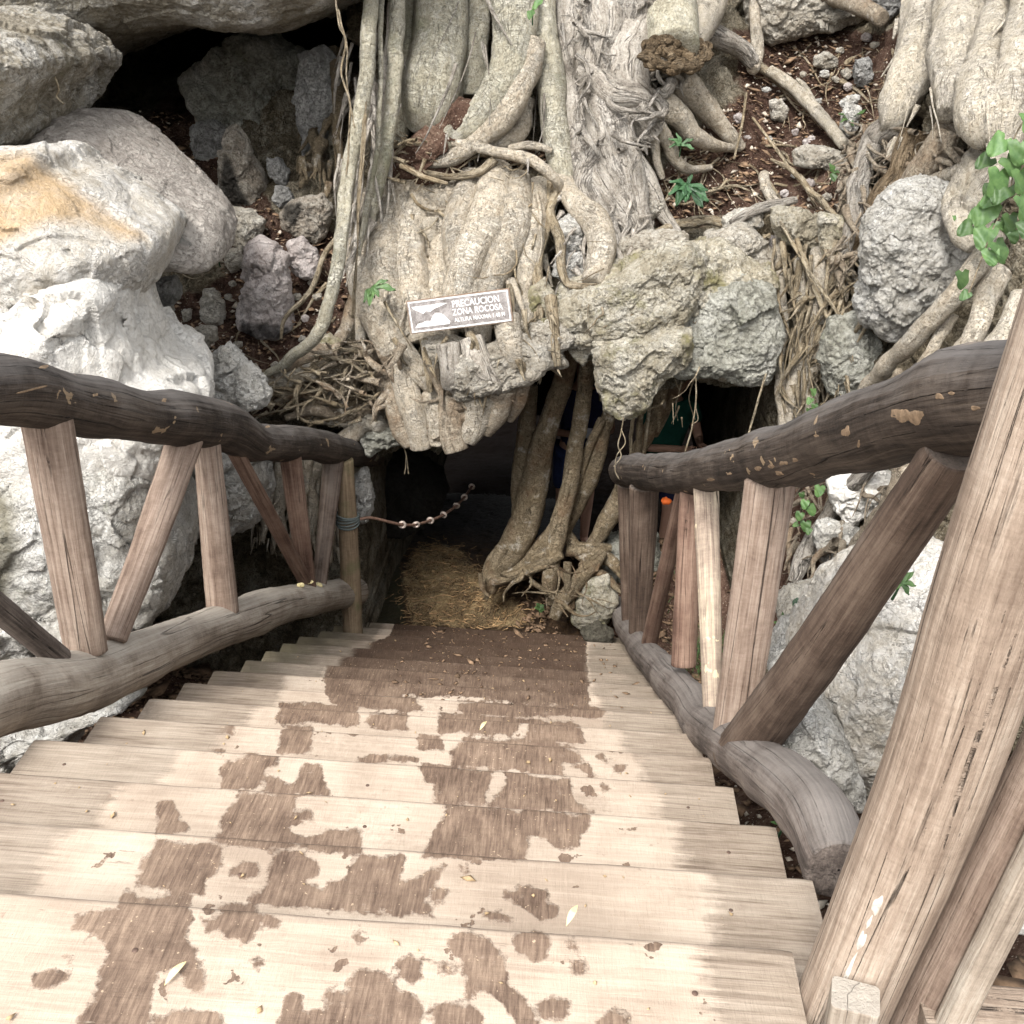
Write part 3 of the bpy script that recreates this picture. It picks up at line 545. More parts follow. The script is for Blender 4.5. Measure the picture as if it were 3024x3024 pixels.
def rootY(pts,rpx,mat,parent=None,name='root',**kw):  # pts (x,y,Y)
    W=np.array([P(*p) for p in pts]); rad=np.interp(np.linspace(0,1,len(pts)),np.linspace(0,1,len(rpx)),rpx)*np.array([mpp(w) for w in W])
    return tube(W,rad,mat,name,parent,**kw)
# ---------------------------------------------------------------- staircase
BROWN3=[[(690,1190),(1060,1240),(1040,1420),(1070,1560),(1165,1690),(1130,1760),(1060,1740),(1000,1640),(930,1620),(860,1620),(830,1800),(820,1960),(420,1960),(520,1750),(600,1600),(560,1480),(500,1420),(400,1400),(420,1310),(550,1300),(660,1290)],
 [(1180,1300),(1260,1240),(1420,1260),(1420,1380),(1370,1500),(1250,1450),(1130,1400),(1120,1340)],[(1480,1350),(1530,1325),(1565,1360),(1520,1395)],[(1395,1580),(1460,1565),(1515,1600),(1450,1625),(1400,1605)],[(435,1470),(480,1455),(515,1475),(470,1500)],[(350,1540),(390,1520),(415,1550),(380,1575)],[(170,1660),(240,1640),(370,1660),(260,1720),(200,1730)],
 [(840,1900),(1010,1850),(1210,1880),(1230,1990),(840,1990)],[(1530,1990),(1610,1790),(1670,1800),(1690,1860),(1800,1850),(1870,1740),(1990,1770),(1990,1990)],
 [(880,905),(1235,930),(1200,1050),(1130,1130),(1130,1205),(735,1185),(780,1080),(790,1020)],[(1500,950),(1640,960),(1780,1020),(1780,1100),(1700,1140),(1800,1200),(2010,1140),(2010,1300),(1350,1245),(1480,1150)],[(1290,1100),(1350,1030),(1440,1030),(1450,1080),(1380,1120)],
 [(1330,640),(1640,655),(1640,740),(1750,720),(1760,800),(1600,830),(1640,900),(2010,850),(2010,985),(1480,950),(1150,915),(1240,860),(1250,770)],[(880,690),(960,690),(990,780),(1040,860),(870,865)],
 [(1250,480),(1400,420),(1540,440),(1540,490),(1480,530),(1420,640),(1225,615)],[(1500,550),(1620,600),(1700,480),(1800,500),(1830,665),(1430,650)],[(1590,265),(1740,270),(1750,370),(1700,430),(1535,425)],[(1200,240),(1320,235),(1300,330),(1200,310)],[(1560,140),(1990,150),(1990,265),(1535,255)],[(1170,405),(1255,410),(1240,440),(1190,445)]]
BROWN4=[[(110,1600),(240,1610),(330,1720),(420,1750),(450,1860),(490,1990),(-60,1990),(-60,1750),(50,1760)],[(640,1450),(740,1410),(860,1450),(940,1560),(940,1680),(990,1780),(1100,1900),(1120,1990),(1000,1990),(960,1850),(880,1780),(810,1760),(740,1820),(700,1700),(680,1580),(620,1520)],[(520,1860),(720,1820),(820,1880),(760,1990),(530,1990)],
 [(345,1600),(400,1570),(465,1590),(460,1680),(380,1705),(345,1650)],[(480,1570),(640,1555),(645,1640),(560,1655)],[(960,1430),(1100,1400),(1170,1450),(1150,1540),(1080,1585),(990,1540)],[(1245,1470),(1290,1430),(1345,1470),(1330,1540),(1260,1545)],[(1305,1630),(1350,1585),(1410,1610),(1370,1685),(1310,1660)],[(1130,1840),(1200,1780),(1285,1840),(1250,1910),(1150,1890)],[(1430,1900),(1540,1840),(1620,1890),(1600,1990),(1430,1990)],[(80,1450),(120,1425),(148,1450),(100,1495)],
 [(-60,1140),(60,1130),(50,1060),(110,990),(350,1010),(350,1080),(330,1160),(440,1100),(620,1040),(540,1120),(490,1230),(520,1335),(-60,1300)],[(895,1180),(1050,1160),(1160,1210),(1130,1270),(1225,1290),(1220,1345),(1120,1365),(1060,1320),(1000,1290),(920,1230)],[(820,1310),(930,1320),(1060,1375),(830,1350)],[(500,1210),(540,1180),(590,1200),(580,1265),(510,1270)],[(640,1040),(740,1040),(700,1095)],
 [(600,712),(1410,760),(1350,870),(1340,940),(1240,960),(1130,900),(1110,860),(1050,900),(1050,960),(1010,1040),(475,1010),(510,860),(590,760)],[(-60,850),(75,860),(120,975),(-60,985)],[(465,480),(890,515),(800,640),(830,690),(890,650),(930,520),(1280,570),(1320,690),(1410,760),(740,722),(515,695),(540,600),(470,590)],[(1435,595),(1480,585),(1520,615),(1480,640)],
 [(700,335),(1190,355),(1350,400),(1340,470),(1240,470),(1260,545),(625,495),(630,420)],[(445,310),(570,345),(580,410),(440,405)],[(1290,490),(1380,480),(1440,555),(1390,555)],[(1440,430),(1470,425),(1470,450),(1440,452)],[(1470,450),(1525,455),(1510,485),(1475,480)],[(1535,495),(1590,495),(1590,520),(1545,520)],[(100,438),(450,440),(440,472),(100,465)],
 [(-60,145),(60,160),(50,262),(-60,255)],[(170,195),(380,200),(380,295),(155,280)],[(560,195),(1050,230),(1000,300),(940,335),(555,305)],[(1050,232),(1330,240),(1385,375),(1035,350)],[(-60,70),(420,105),(475,190),(-60,160)],[(660,130),(1505,165),(1480,235),(650,200)]]
Z=.3387
BR=[[(x*Z,1278+y*Z) for x,y in p] for p in BROWN3]+[[(639+x*Z,1278+y*Z) for x,y in p] for p in BROWN4]+[[(612,1312),(612,1240),(622,1232),(665,1226),(672,1215),(721,1206),(735,1196),(752,1165),(1125,1165),(1105,1205),(1112,1300),(1110,1335),(860,1315)]]
CL={0:-300,1:20,2:142,3:274,4:376,5:440,6:499,7:510,8:590,9:624,10:649,11:683,12:693,13:705,14:712}
CR={0:1345,1:1350,2:1290,3:1250,4:1215,5:1181,6:1150,7:1140,8:1118,9:1113,10:1110,11:1110,12:1110,13:1110,14:1110}
def nose_z(k): return -k*RISE
stair=empty('wooden_staircase',((XL+XR)/2,D0+2.2,-2.6),'wide wooden stairs with worn tan coating and brown stains going down to the cave','staircase')
RE={0:float(PZ(2339/K,2806/K,0)[0]),1:float(PZ(2403/K,2610/K,-RISE)[0]),2:float(PZ(2290/K,2437/K,-2*RISE)[0])}
for k in range(15):
    z=nose_z(k); yf=D0+k*RUN; yb=yf-RUN-.025 if k else yf-.33
    xl=XL+random.uniform(-.025,.02)-(.25 if k<2 else 0); xr=RE.get(k,XR+random.uniform(-.03,.02))
    st=.010 if k<5 else .016
    xs=np.arange(xl,xr,st); xs[-1]=xr; top=np.arange(yb,yf-.014,st)
    prof=[(yb,z-.04)]+[(y,z) for y in top]+[(yf-.012+.012*math.sin(a),z-.012+.012*math.cos(a)) for a in (0,.4,.8,1.2,1.57)]+[(yf-.002,z-.045),(yb,z-.045)]
    prof=np.array(prof); nu,nv=len(xs),len(prof)
    V=np.zeros((nu,nv,3)); V[:,:,0]=xs[:,None]; V[:,:,1]=prof[None,:,0]; V[:,:,2]=prof[None,:,1]
    Vf=V.reshape(-1,3); q=Vf*np.array([1.2,9,9])+k*13.1
    wv=.0035*fbm(q,3)+.0012*fbm(Vf*np.array([4,60,60])+k,3); Vf[:,2]+=wv; Vf[:,1]+=.004*fbm(Vf*np.array([5,0,0])+k*3.3,3)*(Vf[:,1]>yf-.05)
    Vf[:,2]-=.002*np.clip(1-np.minimum(Vf[:,0]-xl,xr-Vf[:,0])/.03,0,1)**2
    tp=Vf.copy(); tp[:,2]=z; px,py=proj(tp); m=RISE and 1.
    br=np.full(len(Vf),-1e3)
    for p in BR:
        pa=np.array(p)
        if pa[:,1].max()<py.min()-15 or pa[:,1].min()>py.max()+15: continue
        br=np.maximum(br,sdf(p,px,py))
    sc=((tp-CAM)@FW)*K/F; br=np.clip(br*sc,-.08,.08)
    xm=lambda X:float(PZ(X,{0:1750,1:1600,2:1520}.get(k,1185+ (14-k)*16),z)[0])
    # colour bounds: pixel column at the middle of the visible tread
    ym=float(proj(np.array([0,yf-RUN*.45,z]))[1]); cl=float(PZ(CL[k],ym,z)[0]); cr=float(PZ(CR[k],ym,z)[0])
    coat=np.clip(np.minimum(Vf[:,0]-cl,cr-Vf[:,0]),-.2,.2)
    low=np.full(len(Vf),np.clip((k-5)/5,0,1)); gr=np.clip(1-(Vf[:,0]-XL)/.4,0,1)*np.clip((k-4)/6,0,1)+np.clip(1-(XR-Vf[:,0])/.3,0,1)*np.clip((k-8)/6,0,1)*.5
    tc=Vf*1.+k*3.7
    tr=mk('tread',Vf,gridf(nu,nv)[:,::-1],'tread',stair,{'nose':np.clip(1-(yf-Vf[:,1])/.014,0,1),'brown':br,'coat':coat,'low':low,'green':gr,'tc':tc})  # 'nose' masks the painted shadow line at the front edge
    # end grain caps
    for nx,x0 in((0,xl),(nu-1,xr)):
        ring=Vf.reshape(nu,nv,3)[nx]; mid=ring.mean(0)
        mk('end_grain',np.vstack([ring,mid]),[(a,(a+1)%nv,nv) for a in range(nv)],'raillow',tr,{'tc':np.vstack([ring,mid])},smooth=False)
    if k<9:
        for fx in (.07,.5,.93):
            if k>3 and fx==.5: continue
            for fy in ((.3,.75) if k<4 else (.5,)):
                c=np.array([xl+(xr-xl)*fx+random.uniform(-.02,.02),yf-RUN*fy,z+.0005]); a=np.linspace(0,2*math.pi,10,endpoint=False)
                ro=np.stack([c[0]+.0048*np.cos(a),c[1]+.0048*np.sin(a),np.full(10,c[2])],1); r1=ro.copy(); r1=c+(ro-c)*.8; r1[:,2]+=.0012
                mk('nail_head',np.vstack([ro,r1,c+[0,0,.0014]]),[(i,(i+1)%10,10+(i+1)%10,10+i) for i in range(10)]+[(10+i,10+(i+1)%10,20) for i in range(10)],'nail',tr)
def box(name,p0,p1,w,h,mat,parent=None,up=(0,0,1),n=14,taper=1.,rough=.004,bev=.006):
    p0,p1=np.array(p0,float),np.array(p1,float); d=p1-p0; L=np.linalg.norm(d); T=d/L; up=np.array(up,float); U=up-T*(up@T); U/=np.linalg.norm(U); W=np.cross(T,U)
    prof=[]
    for sx,sy in((1,1),(-1,1),(-1,-1),(1,-1)):
        for a in (0,.5,1):
            an={(1,1):0,(-1,1):1,(-1,-1):2,(1,-1):3}[(sx,sy)]*math.pi/2+a*math.pi/2
            prof.append((sx*(w/2-bev)+bev*math.cos(an),sy*(h/2-bev)+bev*math.sin(an)))
    pr=[]; m=len(prof)
    for i in range(m):
        a,b=np.array(prof[i]),np.array(prof[(i+1)%m]); kk=max(1,int(np.linalg.norm(b-a)/.02))
        for t in range(kk): pr.append(a+(b-a)*t/kk)
    pr=np.array(pr); m=len(pr); s=np.linspace(0,L,n*2)
    V=p0+T*s[:,None,None]+(W*pr[:,0:1]+U*pr[:,1:2])[None]*(1+(taper-1)*(s/L))[:,None,None]
    V=V.reshape(-1,3); tc=np.stack([np.tile(pr[:,0],len(s)),np.tile(pr[:,1],len(s)),np.repeat(s,m)],1)+p0.sum()*3
    cen=np.repeat(p0+T*s[:,None],m,0); V=V+(V-cen)*(rough/max(w,.03)*2*fbm(tc*np.array([18,18,3]),4))[:,None]
    i=np.arange(len(s)-1)[:,None]; j=np.arange(m)[None]; Fq=np.stack([i*m+j,i*m+(j+1)%m,(i+1)*m+(j+1)%m,(i+1)*m+j],-1).reshape(-1,4)
    Fl=[tuple(r) for r in Fq]+[tuple(range(m))[::-1],tuple(range((len(s)-1)*m,len(s)*m))]
    o=mk(name,V,Fl,mat,parent,{'tc':tc}); 
    for f in (-1,-2): o.data.polygons[len(o.data.polygons)+f].use_smooth=False
    return o
for x in (XL+.12,-.4,XR-.12): box('stringer',(x,D0-.1,-.24),(x,D0+14*RUN,-14*RISE-.26),.06,.2,'raildark',stair)
for k in range(-3,0):
    yb=D0+k*RUN*.0-.33*(-k)-.335*0
# landing boards behind the top step, where the viewer stands
pf=empty('landing_boards',(-.4,0,-.1),'weathered wooden landing boards at the head of the stairs','boardwalk')
for i in range(5):
    y=D0-.33-.006-(i+.5)*.3
    box('board',(XL-.3,y,-.024),(1.05+.1,y,-.024),.292,.045,'plank' if i%2 else 'post',pf,rough=.001)
# ---------------------------------------------------------------- railings
def VP(x,y,a,b):  # vertical plane through plan points a,b
    a=np.array(a);b=np.array(b); n=np.array([b[1]-a[1],-(b[0]-a[0])]); d=ray(x,y); t=(n@(a-CAM[:2]))/(n@d[:2]); return CAM+d*t
LB=((-1.45,2.),(-1.2,5.)); RB=((.58,1.2),(.47,5.1)); RTp=((.62,1.4),(.38,5.1))
def pl(pts,pl_,rpx,mat,name,parent,**kw):
    W=np.array([VP(x,y,*pl_) for x,y in pts]); rad=np.array(rpx,float)*np.array([mpp(w) for w in W]); return tube(W,rad,mat,name,parent,**kw)
rl=empty('log_railing',(-1.3,3.4,-1.9),'rustic log railing on the left of the stairs with dark top log and slanting balusters','railing')
railL=pl([(-140,745),(0,735),(80,745),(150,763),(250,782),(339,790),(420,803),(470,832),(508,836),(580,838),(650,852),(700,858)],LB,[66,64,60,56,50,50,45,40,36,31,26,22],'rail','top_log',rl,groove=.07,lumps=.11,fine=.02,knots=9)
pl([(-160,1375),(0,1320),(150,1287),(339,1210),(508,1148),(600,1128),(668,1116)],LB,[76,70,60,44,36,30,27],'raillow','bottom_log',rl,groove=.08,lumps=.1,fine=.03,knots=7)
def bal(a,b,pa,pb,r,mat,parent,flat=.6,rot=0.,mid=None,**kw):
    A=VP(*a,*pa);B=VP(*b,*pb); W=[A,(A+B)/2+(0 if mid is None else np.array(mid)),B]; rr=[r[0]*mpp(A),(r[0]*mpp(A)+r[1]*mpp(B))/2,r[1]*mpp(B)]
    return tube(np.array(W),np.array(rr),mat,'baluster',parent,flat=flat,groove=.05,lumps=.03,fine=.02,seg=60,sides=30,rot=rot,**kw)
bal((88,790),(162,1225),LB,LB,(50,42),'bal',rl); bal((350,828),(212,1205),LB,LB,(34,27),'bal',rl,mid=(0,0,-.01)); bal((390,835),(420,1152),LB,LB,(26,31),'bal',rl)
bal((432,830),(582,1108),LB,LB,(17,14),'balred',rl); bal((546,850),(580,1108),LB,LB,(21,17),'balred',rl); bal((630,862),(602,1110),LB,LB,(20,13),'baldark',rl)
bal((-110,1060),(110,1240),LB,LB,(30,24),'raildark',rl,flat=.9)
for (x,y,s) in [(567,1104,7),(586,1098,6),(600,1106,8),(611,1112,7),(592,1112,5)]:
    c=VP(x,y,*LB); rock('',[(x+s*math.cos(t),y+s*.6*math.sin(t)) for t in np.linspace(0,6.28,9)[:-1]],'fungus',Y=c[1]-.09,parent=rl,name='bracket_fungus')
A=PZ(666,1196,-.17*12.6); B=P(651,868,A[1]+.03); ep=tube(np.array([A-[0,0,.25],A,(A+B)/2,B]),np.array([.058,.058,.055,.045]),'postend','end_post',rl,groove=.06,lumps=.04,fine=.02)
for i in range(5):   # rope turns round the end post
    t=.655+i*.012; c=A+(B-A)*t; a=np.linspace(0,2*math.pi,28); pts=np.stack([c[0]+.060*np.cos(a),c[1]+.060*np.sin(a),c[2]+.008*np.sin(a+i)],1)
    tube(pts,np.full(28,.006),'rope','rope_turn',ep,sides=7,seg=40,cap=False,groove=.2)
pA=A+(B-A)*.67
rr=empty('log_railing',(.55,3.2,-1.4),'rustic log railing on the right of the stairs with a thick dark top log','railing')
railR=pl([(1168,892),(1185,888),(1278,893),(1380,878),(1481,857),(1560,835),(1650,808),(1730,782),(1790,768),(1880,752),(2010,735)],RTp,[18,30,38,48,60,66,78,86,98,106,112],'rail','top_log',rr,groove=.08,lumps=.12,fine=.025,knots=12)
pl([(1163,1105),(1168,1150),(1190,1196),(1250,1268),(1300,1320),(1335,1370),(1400,1420),(1480,1478),(1545,1548),(1582,1640)],RB,[14,18,22,32,38,42,52,60,66,66],'raildark','bottom_log',rr,groove=.08,lumps=.12,fine=.025,knots=8)
bal((1182,915),(1186,1170),RTp,RB,(17,13),'baldark',rr,flat=.8); bal((1216,918),(1206,1192),RTp,RB,(28,20),'baldark',rr); bal((1290,925),(1225,1212),RTp,RB,(15,15),'balred',rr,flat=.8)
bal((1303,922),(1290,1255),RTp,RB,(20,24),'balred',rr); bal((1332,920),(1346,1366),RTp,RB,(24,18),'balpeel',rr,flat=.9); bal((1452,910),(1384,1392),RTp,RB,(48,40),'bal',rr,flat=.5)
bal((1800,850),(1395,1425),RTp,RB,(55,50),'baldark',rr,flat=.95,mid=(.0,0,-.025))
# big corner post in two halves at the head of the right railing
cp=empty('corner_post',(.5,1.05,-.3),'thick split tan post standing at the bottom right beside the top step','post')
def ray2(x,y,Y): return P(x,y,Y)
a0=ray2(1575,1930,1.03);a1=ray2(1752,1500,1.07);a2=ray2(1918,1000,1.11);a3=ray2(2070,560,1.15);a4=a3+(a3-a2)*.8
am=a0+(a0-a1)*.7
postM=tube(np.array([am,a0,a1,a2,a3,a4]),np.array([.062,.064,.069,.073,.075,.075]),'post','half_post',cp,groove=.03,lumps=.03,fine=.008,sides=56,seg=110)
b0=ray2(1740,1930,1.05);b1=ray2(1905,1600,1.09);b2=b1+(b1-b0)*2.; bm=b0-(b1-b0)*1.2
tube(np.array([bm,b0,b1,b2]),np.array([.040,.042,.046,.05]),'bal','half_post',cp,flat=1.0,groove=.04,lumps=.03,fine=.01)
c0=ray2(1795,1932,1.0);c1=ray2(1930,1660,1.03);c2=c1+(c1-c0)*3; cm=c0-(c1-c0)*1.2
box('side_board',cm,c2,.042,.03,'raillow',cp,up=(.2,-1,.4),rough=.002)
d0=ray2(1615,1880,.955); dd=np.array([.0,-.02,-1]); 
bk=box('wedge_block',d0+[.005,0,-.12],d0,.062,.05,'raillow',cp,up=(-.25,-1,0),rough=.003)
# deck boards and plank beyond the corner post
dk=empty('deck_board',(.95,1.0,-.03),'weathered brown deck board right of the corner post with a white paint splash','board')
e0=PZ(1770,1880,0.);yy=.93; dbx=box('plank',(e0[0]-.03,yy,-.02),(2.2,yy-.02,-.02),.29,.04,'post',dk,rough=.001)
cc=PZ(1775,1922,0.002); rock('',[(1752,1932),(1760,1908),(1785,1900),(1800,1915),(1805,1945),(1770,1950)],'milk',Y=cc[1],parent=dk,name='paint_splash',tf=.002,tb=.002,amp=.05,tilt=-.03)
g0=PZ(1850,1668,-.05); pk=box('plank',(g0[0]-.1,g0[1]+.01,-.07),(2.6,g0[1]-.06,-.07),.15,.04,'plank',None,rough=.001)
tag(pk,'bleached silver plank at the right edge just beyond the corner post','plank')
for i,(x,y,rx,ry) in enumerate([(1712,785,25,19),(1772,748,9,6),(1795,742,6,4),(1596,815,8,11),(1455,880,7,4),(1478,874,8,4),(1500,868,6,4),(1430,884,8,4),(1620,838,3,8),(1540,822,5,3),(1470,893,9,4),(1840,770,9,5),(1340,905,8,3),(1375,893,6,3)]): decal('bark_patch',blob(x,y,rx,ry,i+3,28,.1,.42 if rx>20 else .25),railR,'peel',rr)
for i,(x,y,rx,ry) in enumerate([(83,692,9,4),(60,735,30,2.5),(310,755,5,4),(180,745,6,3),(505,805,4,3)]): decal('bark_patch',blob(x,y,rx,ry,i+40,20,-.25),railL,'peel',rl)
for i,(x,y,rx,ry) in enumerate([(1604,1825,34,4),(1625,1775,22,7),(1655,1708,20,9),(1640,1740,14,4)]): decal('paint_drip',blob(x,y,rx,ry,i+9,26,-1.15,.4),postM,'drip',cp)
# ---------------------------------------------------------------- cable with rings
cable=empty('ring_cable',P(790,990,5.3)-[0,0,.1],'sagging rusty cable strung with pale metal rings, tied to the left end post','cable')
cp_=np.array([pA+[.05,.02,0],P(700,977,5.05),P(735,985,5.15),P(758,990,5.25),P(783,990,5.4),P(812,982,5.6),P(837,971,5.8),P(861,954,6.05),P(878,935,6.35),P(892,915,6.7)])
tube(cp_,np.full(len(cp_),.0085),'rust','wire_rope',cable,sides=10,seg=160,groove=.15,gf=.6)
for (x,y,Y,s) in [(759,990,5.25,1),(785,990,5.4,1),(812,982,5.6,1),(837,971,5.8,1),(861,954,6.05,1),(876,938,6.3,.8),(890,918,6.6,.75)]:
    c=P(x,y,Y); a=np.linspace(0,2*math.pi,24,endpoint=False); b=np.linspace(0,2*math.pi,12,endpoint=False); Aa,Bb=np.meshgrid(a,b,indexing='ij')
    R,r=.0175,.0075; v=np.stack([(R+r*np.cos(Bb))*np.cos(Aa),r*np.sin(Bb)*1.1,(R+r*np.cos(Bb))*np.sin(Aa)],-1).reshape(-1,3)
    ax=Matrix.Rotation(random.uniform(-.5,.5),3,'Z')@Matrix.Rotation(random.uniform(-.3,.3),3,'X'); v=v@np.array(ax).T+c
    f=[(i*12+j,((i+1)%24)*12+j,((i+1)%24)*12+(j+1)%12,i*12+(j+1)%12) for i in range(24) for j in range(12)]
    mk('ring',v,f,'galv',cable)
# ---------------------------------------------------------------- sign
sy=float(Ym(865,588)[0])-.60; TL,TR,BR_,BL=[P(x,y,Y_) for x,y,Y_ in((766,569,sy),(960.6,544,sy+.0),(968,606,sy-.03),(775.5,631,sy-.03))]
ux=TR-TL; Wd=np.linalg.norm(ux); ux/=Wd; uz=TL-BL; Hh=np.linalg.norm(uz); uz/=Hh; uz=uz-ux*(uz@ux); uz/=np.linalg.norm(uz); un=np.cross(ux,uz)
cen=(TL+TR+BR_+BL)/4
sg=empty('warning_sign',cen-uz*Hh/2,'small faded warning sign with white lettering hung tilted on the pale fig roots','sign')
def sl(u,v,w): return cen+ux*(u*Wd/2)+uz*(v*Hh/2)+un*w   # u,v in -1..1
def slab(name,us,vs,w0,w1,mat,parent):
    # us,vs polygon in sign coordinates
    n=len(us); V=[sl(u,v,w1) for u,v in zip(us,vs)]+[sl(u,v,w0) for u,v in zip(us,vs)]
    return mk(name,V,[tuple(range(n)),tuple(range(2*n-1,n-1,-1))]+[(i,i+n,(i+1)%n+n,(i+1)%n) for i in range(n)],mat,parent,smooth=False)
if un[1]>0: un=-un
slab('board',[-1,1,1,-1],[1,1,-1,-1],-.028,0,'signside',sg)
slab('sign_face',[-.985,.985,.985,-.985],[.96,.96,-.96,-.96],.0005,.002,'sign',sg)
for nm,us,vs in [('border',[-.965,.965,.965,-.965],[.93,.93,.84,.84]),('border',[-.965,.965,.965,-.965],[-.84,-.84,-.93,-.93]),('border',[-.965,-.94,-.94,-.965],[.84,.84,-.84,-.84]),('border',[.94,.965,.965,.94],[.84,.84,-.84,-.84])]: slab(nm,us,vs,.0022,.0045,'signw',sg)
slab('emblem',[-.91,-.5,-.33,-.2,-.36,-.47,-.56,-.64,-.7,-.78,-.86],[.62,.62,.66,.6,.45,.36,.2,.28,.12,.3,.42],.0022,.004,'signw',sg)
slab('emblem',[-.9,-.83,-.74,-.66,-.58,-.52,-.46,-.38,-.3,-.2,-.22],[-.66,-.42,-.38,-.3,-.34,-.02,.1,.08,-.1,-.5,-.66],.0022,.004,'signw',sg)
def lettering(txt,u0,v0,u1,h):
    cu=bpy.data.curves.new('txt','FONT'); cu.body=txt; cu.size=1; cu.offset=.022; cu.resolution_u=3
    ob=bpy.data.objects.new('txt',cu); COL.objects.link(ob); dg=bpy.context.evaluated_depsgraph_get(); me=bpy.data.meshes.new_from_object(ob.evaluated_get(dg)); bpy.data.objects.remove(ob)
    v=np.array([list(q.co) for q in me.vertices]); fs=[tuple(p.vertices) for p in me.polygons]; bpy.data.meshes.remove(me)
    mn,mx=v.min(0),v.max(0); v=(v-mn)/(mx-mn+1e-9); V=np.array([sl(u0+(u1-u0)*a,v0+h*b,.0036) for a,b,_ in v]); 
    mk('lettering',V,fs,'signw',sg,smooth=False)
lettering('PRECAUCION',-.12,.28,.79,.42); lettering('ZONA ROCOSA',-.14,-.2,.84,.4); lettering('ALTURA MAXIMA 1.40 M',-.12,-.6,.86,.26)
# ---------------------------------------------------------------- boulders and stones (photo-plan outlines, each with its own depth and thickness)
def R(lab,o,mat='lime',**k): return rock(lab,o,mat,**k)
# overhang, top left
R('huge overhanging limestone slab roofing the hollow at the top left',[(-420,-420),(150,-420),(820,-380),(790,-120),(700,-30),(655,-2),(628,12),(600,26),(560,44),(500,58),(440,60),(350,50),(290,62),(250,75),(200,78),(170,88),(110,104),(60,130),(0,145),(-300,160),(-450,0)],'over',Y=5.7,tf=.5,tb=2.8,e=.28,name='overhang_rock',cat='rock',amp=1.,fr=1.1,tilt=.25,centre=(200,-190),stains=[[(300,0),(620,-20),(600,15),(420,30),(330,22)],[(0,20),(90,10),(100,60),(20,90)]])
R('mottled bulging rock at the left edge below the roof slab',[(-260,0),(-60,20),(60,60),(104,110),(104,140),(72,175),(58,200),(50,238),(30,262),(0,285),(-120,320),(-280,260)],'over',Y=4.5,tf=.5,tb=1.2,e=.6,name='rock',amp=.9)
R('smooth grey mauve sloping slab behind the orange topped boulder',[(60,262),(85,225),(125,205),(180,215),(235,255),(290,300),(330,330),(370,372),(405,410),(422,460),(415,500),(385,512),(360,500),(340,505),(310,480),(280,480),(200,420),(120,360),(70,310)],'mauve',Y=4.75,tf=.45,tb=.7,amp=.45,e=.75,tilt=-.25,stains=[[(200,300),(330,410),(380,470),(330,470),(220,380),(150,320)]])
R('large pale boulder with an orange band along its top at the left edge',[(-330,300),(-60,290),(0,288),(50,279),(90,285),(112,320),(165,345),(215,385),(262,415),(304,440),(306,470),(290,510),(278,545),(245,575),(150,640),(-200,680),(-360,500)],'cream',det=.45,Y=3.95,tf=.55,tb=.9,amp=.6,e=.6,fr=2.2,name='boulder',cat='boulder',stains=[[(-200,270),(60,270),(120,320),(200,370),(285,430),(290,470),(215,465),(150,440),(100,435),(60,450),(0,490),(-200,510)]],pits=[(131,553,13,.05),(125,478,9,.03),(22,585,9,.03)])
R('big bright white pitted boulder behind the left top rail log',[(-330,560),(-100,540),(40,545),(120,500),(190,500),(235,545),(235,600),(262,655),(278,700),(345,735),(372,765),(380,860),(350,900),(200,930),(-200,930),(-360,800)],'white',det=.4,Y=3.72,tf=.5,tb=.9,amp=.7,e=.6,fr=2.4,name='boulder',cat='boulder',pits=[(55,585,24,.06),(100,650,14,.05),(150,640,9,.04),(235,610,20,.05)])
R('broad grey white boulder seen between the left balusters',[(-330,840),(-60,820),(100,800),(250,805),(300,860),(322,930),(318,985),(345,1035),(345,1095),(335,1150),(290,1180),(190,1220),(60,1265),(-200,1290),(-360,1100)],'whitegrey',det=.6,Y=3.55,tf=.42,tb=.9,amp=.8,e=.6,fr=2.6,name='boulder',cat='boulder',stains=[[(-50,870),(40,920),(60,1060),(20,1180),(-60,1150)]])
R('cracked cream rock hanging over the dark pit behind the left railing',[(300,835),(420,830),(470,860),(500,905),(505,960),(478,985),(440,1000),(405,1005),(360,1020),(335,1035),(318,985),(322,930)],'whitegrey',Y=4.5,tf=.22,tb=.4)
R('grey stone wedged under the sloping mauve slab',[(255,560),(290,525),(330,520),(345,555),(320,585),(280,600)],'grey',Y=4.75)
R('cream ledge rock beside the left log end with brown cracks',[(335,690),(395,670),(430,640),(470,690),(520,740),(505,770),(430,790),(375,760),(330,740)],'whitegrey',Y=4.6,tf=.12)
R('pale boulder tucked under the left bottom log',[(-160,1400),(0,1330),(120,1335),(180,1330),(240,1290),(300,1290),(285,1315),(240,1330),(150,1380),(160,1395),(60,1440),(0,1480),(-200,1520)],'whitegrey',Y=2.75,tf=.16,amp=.9)
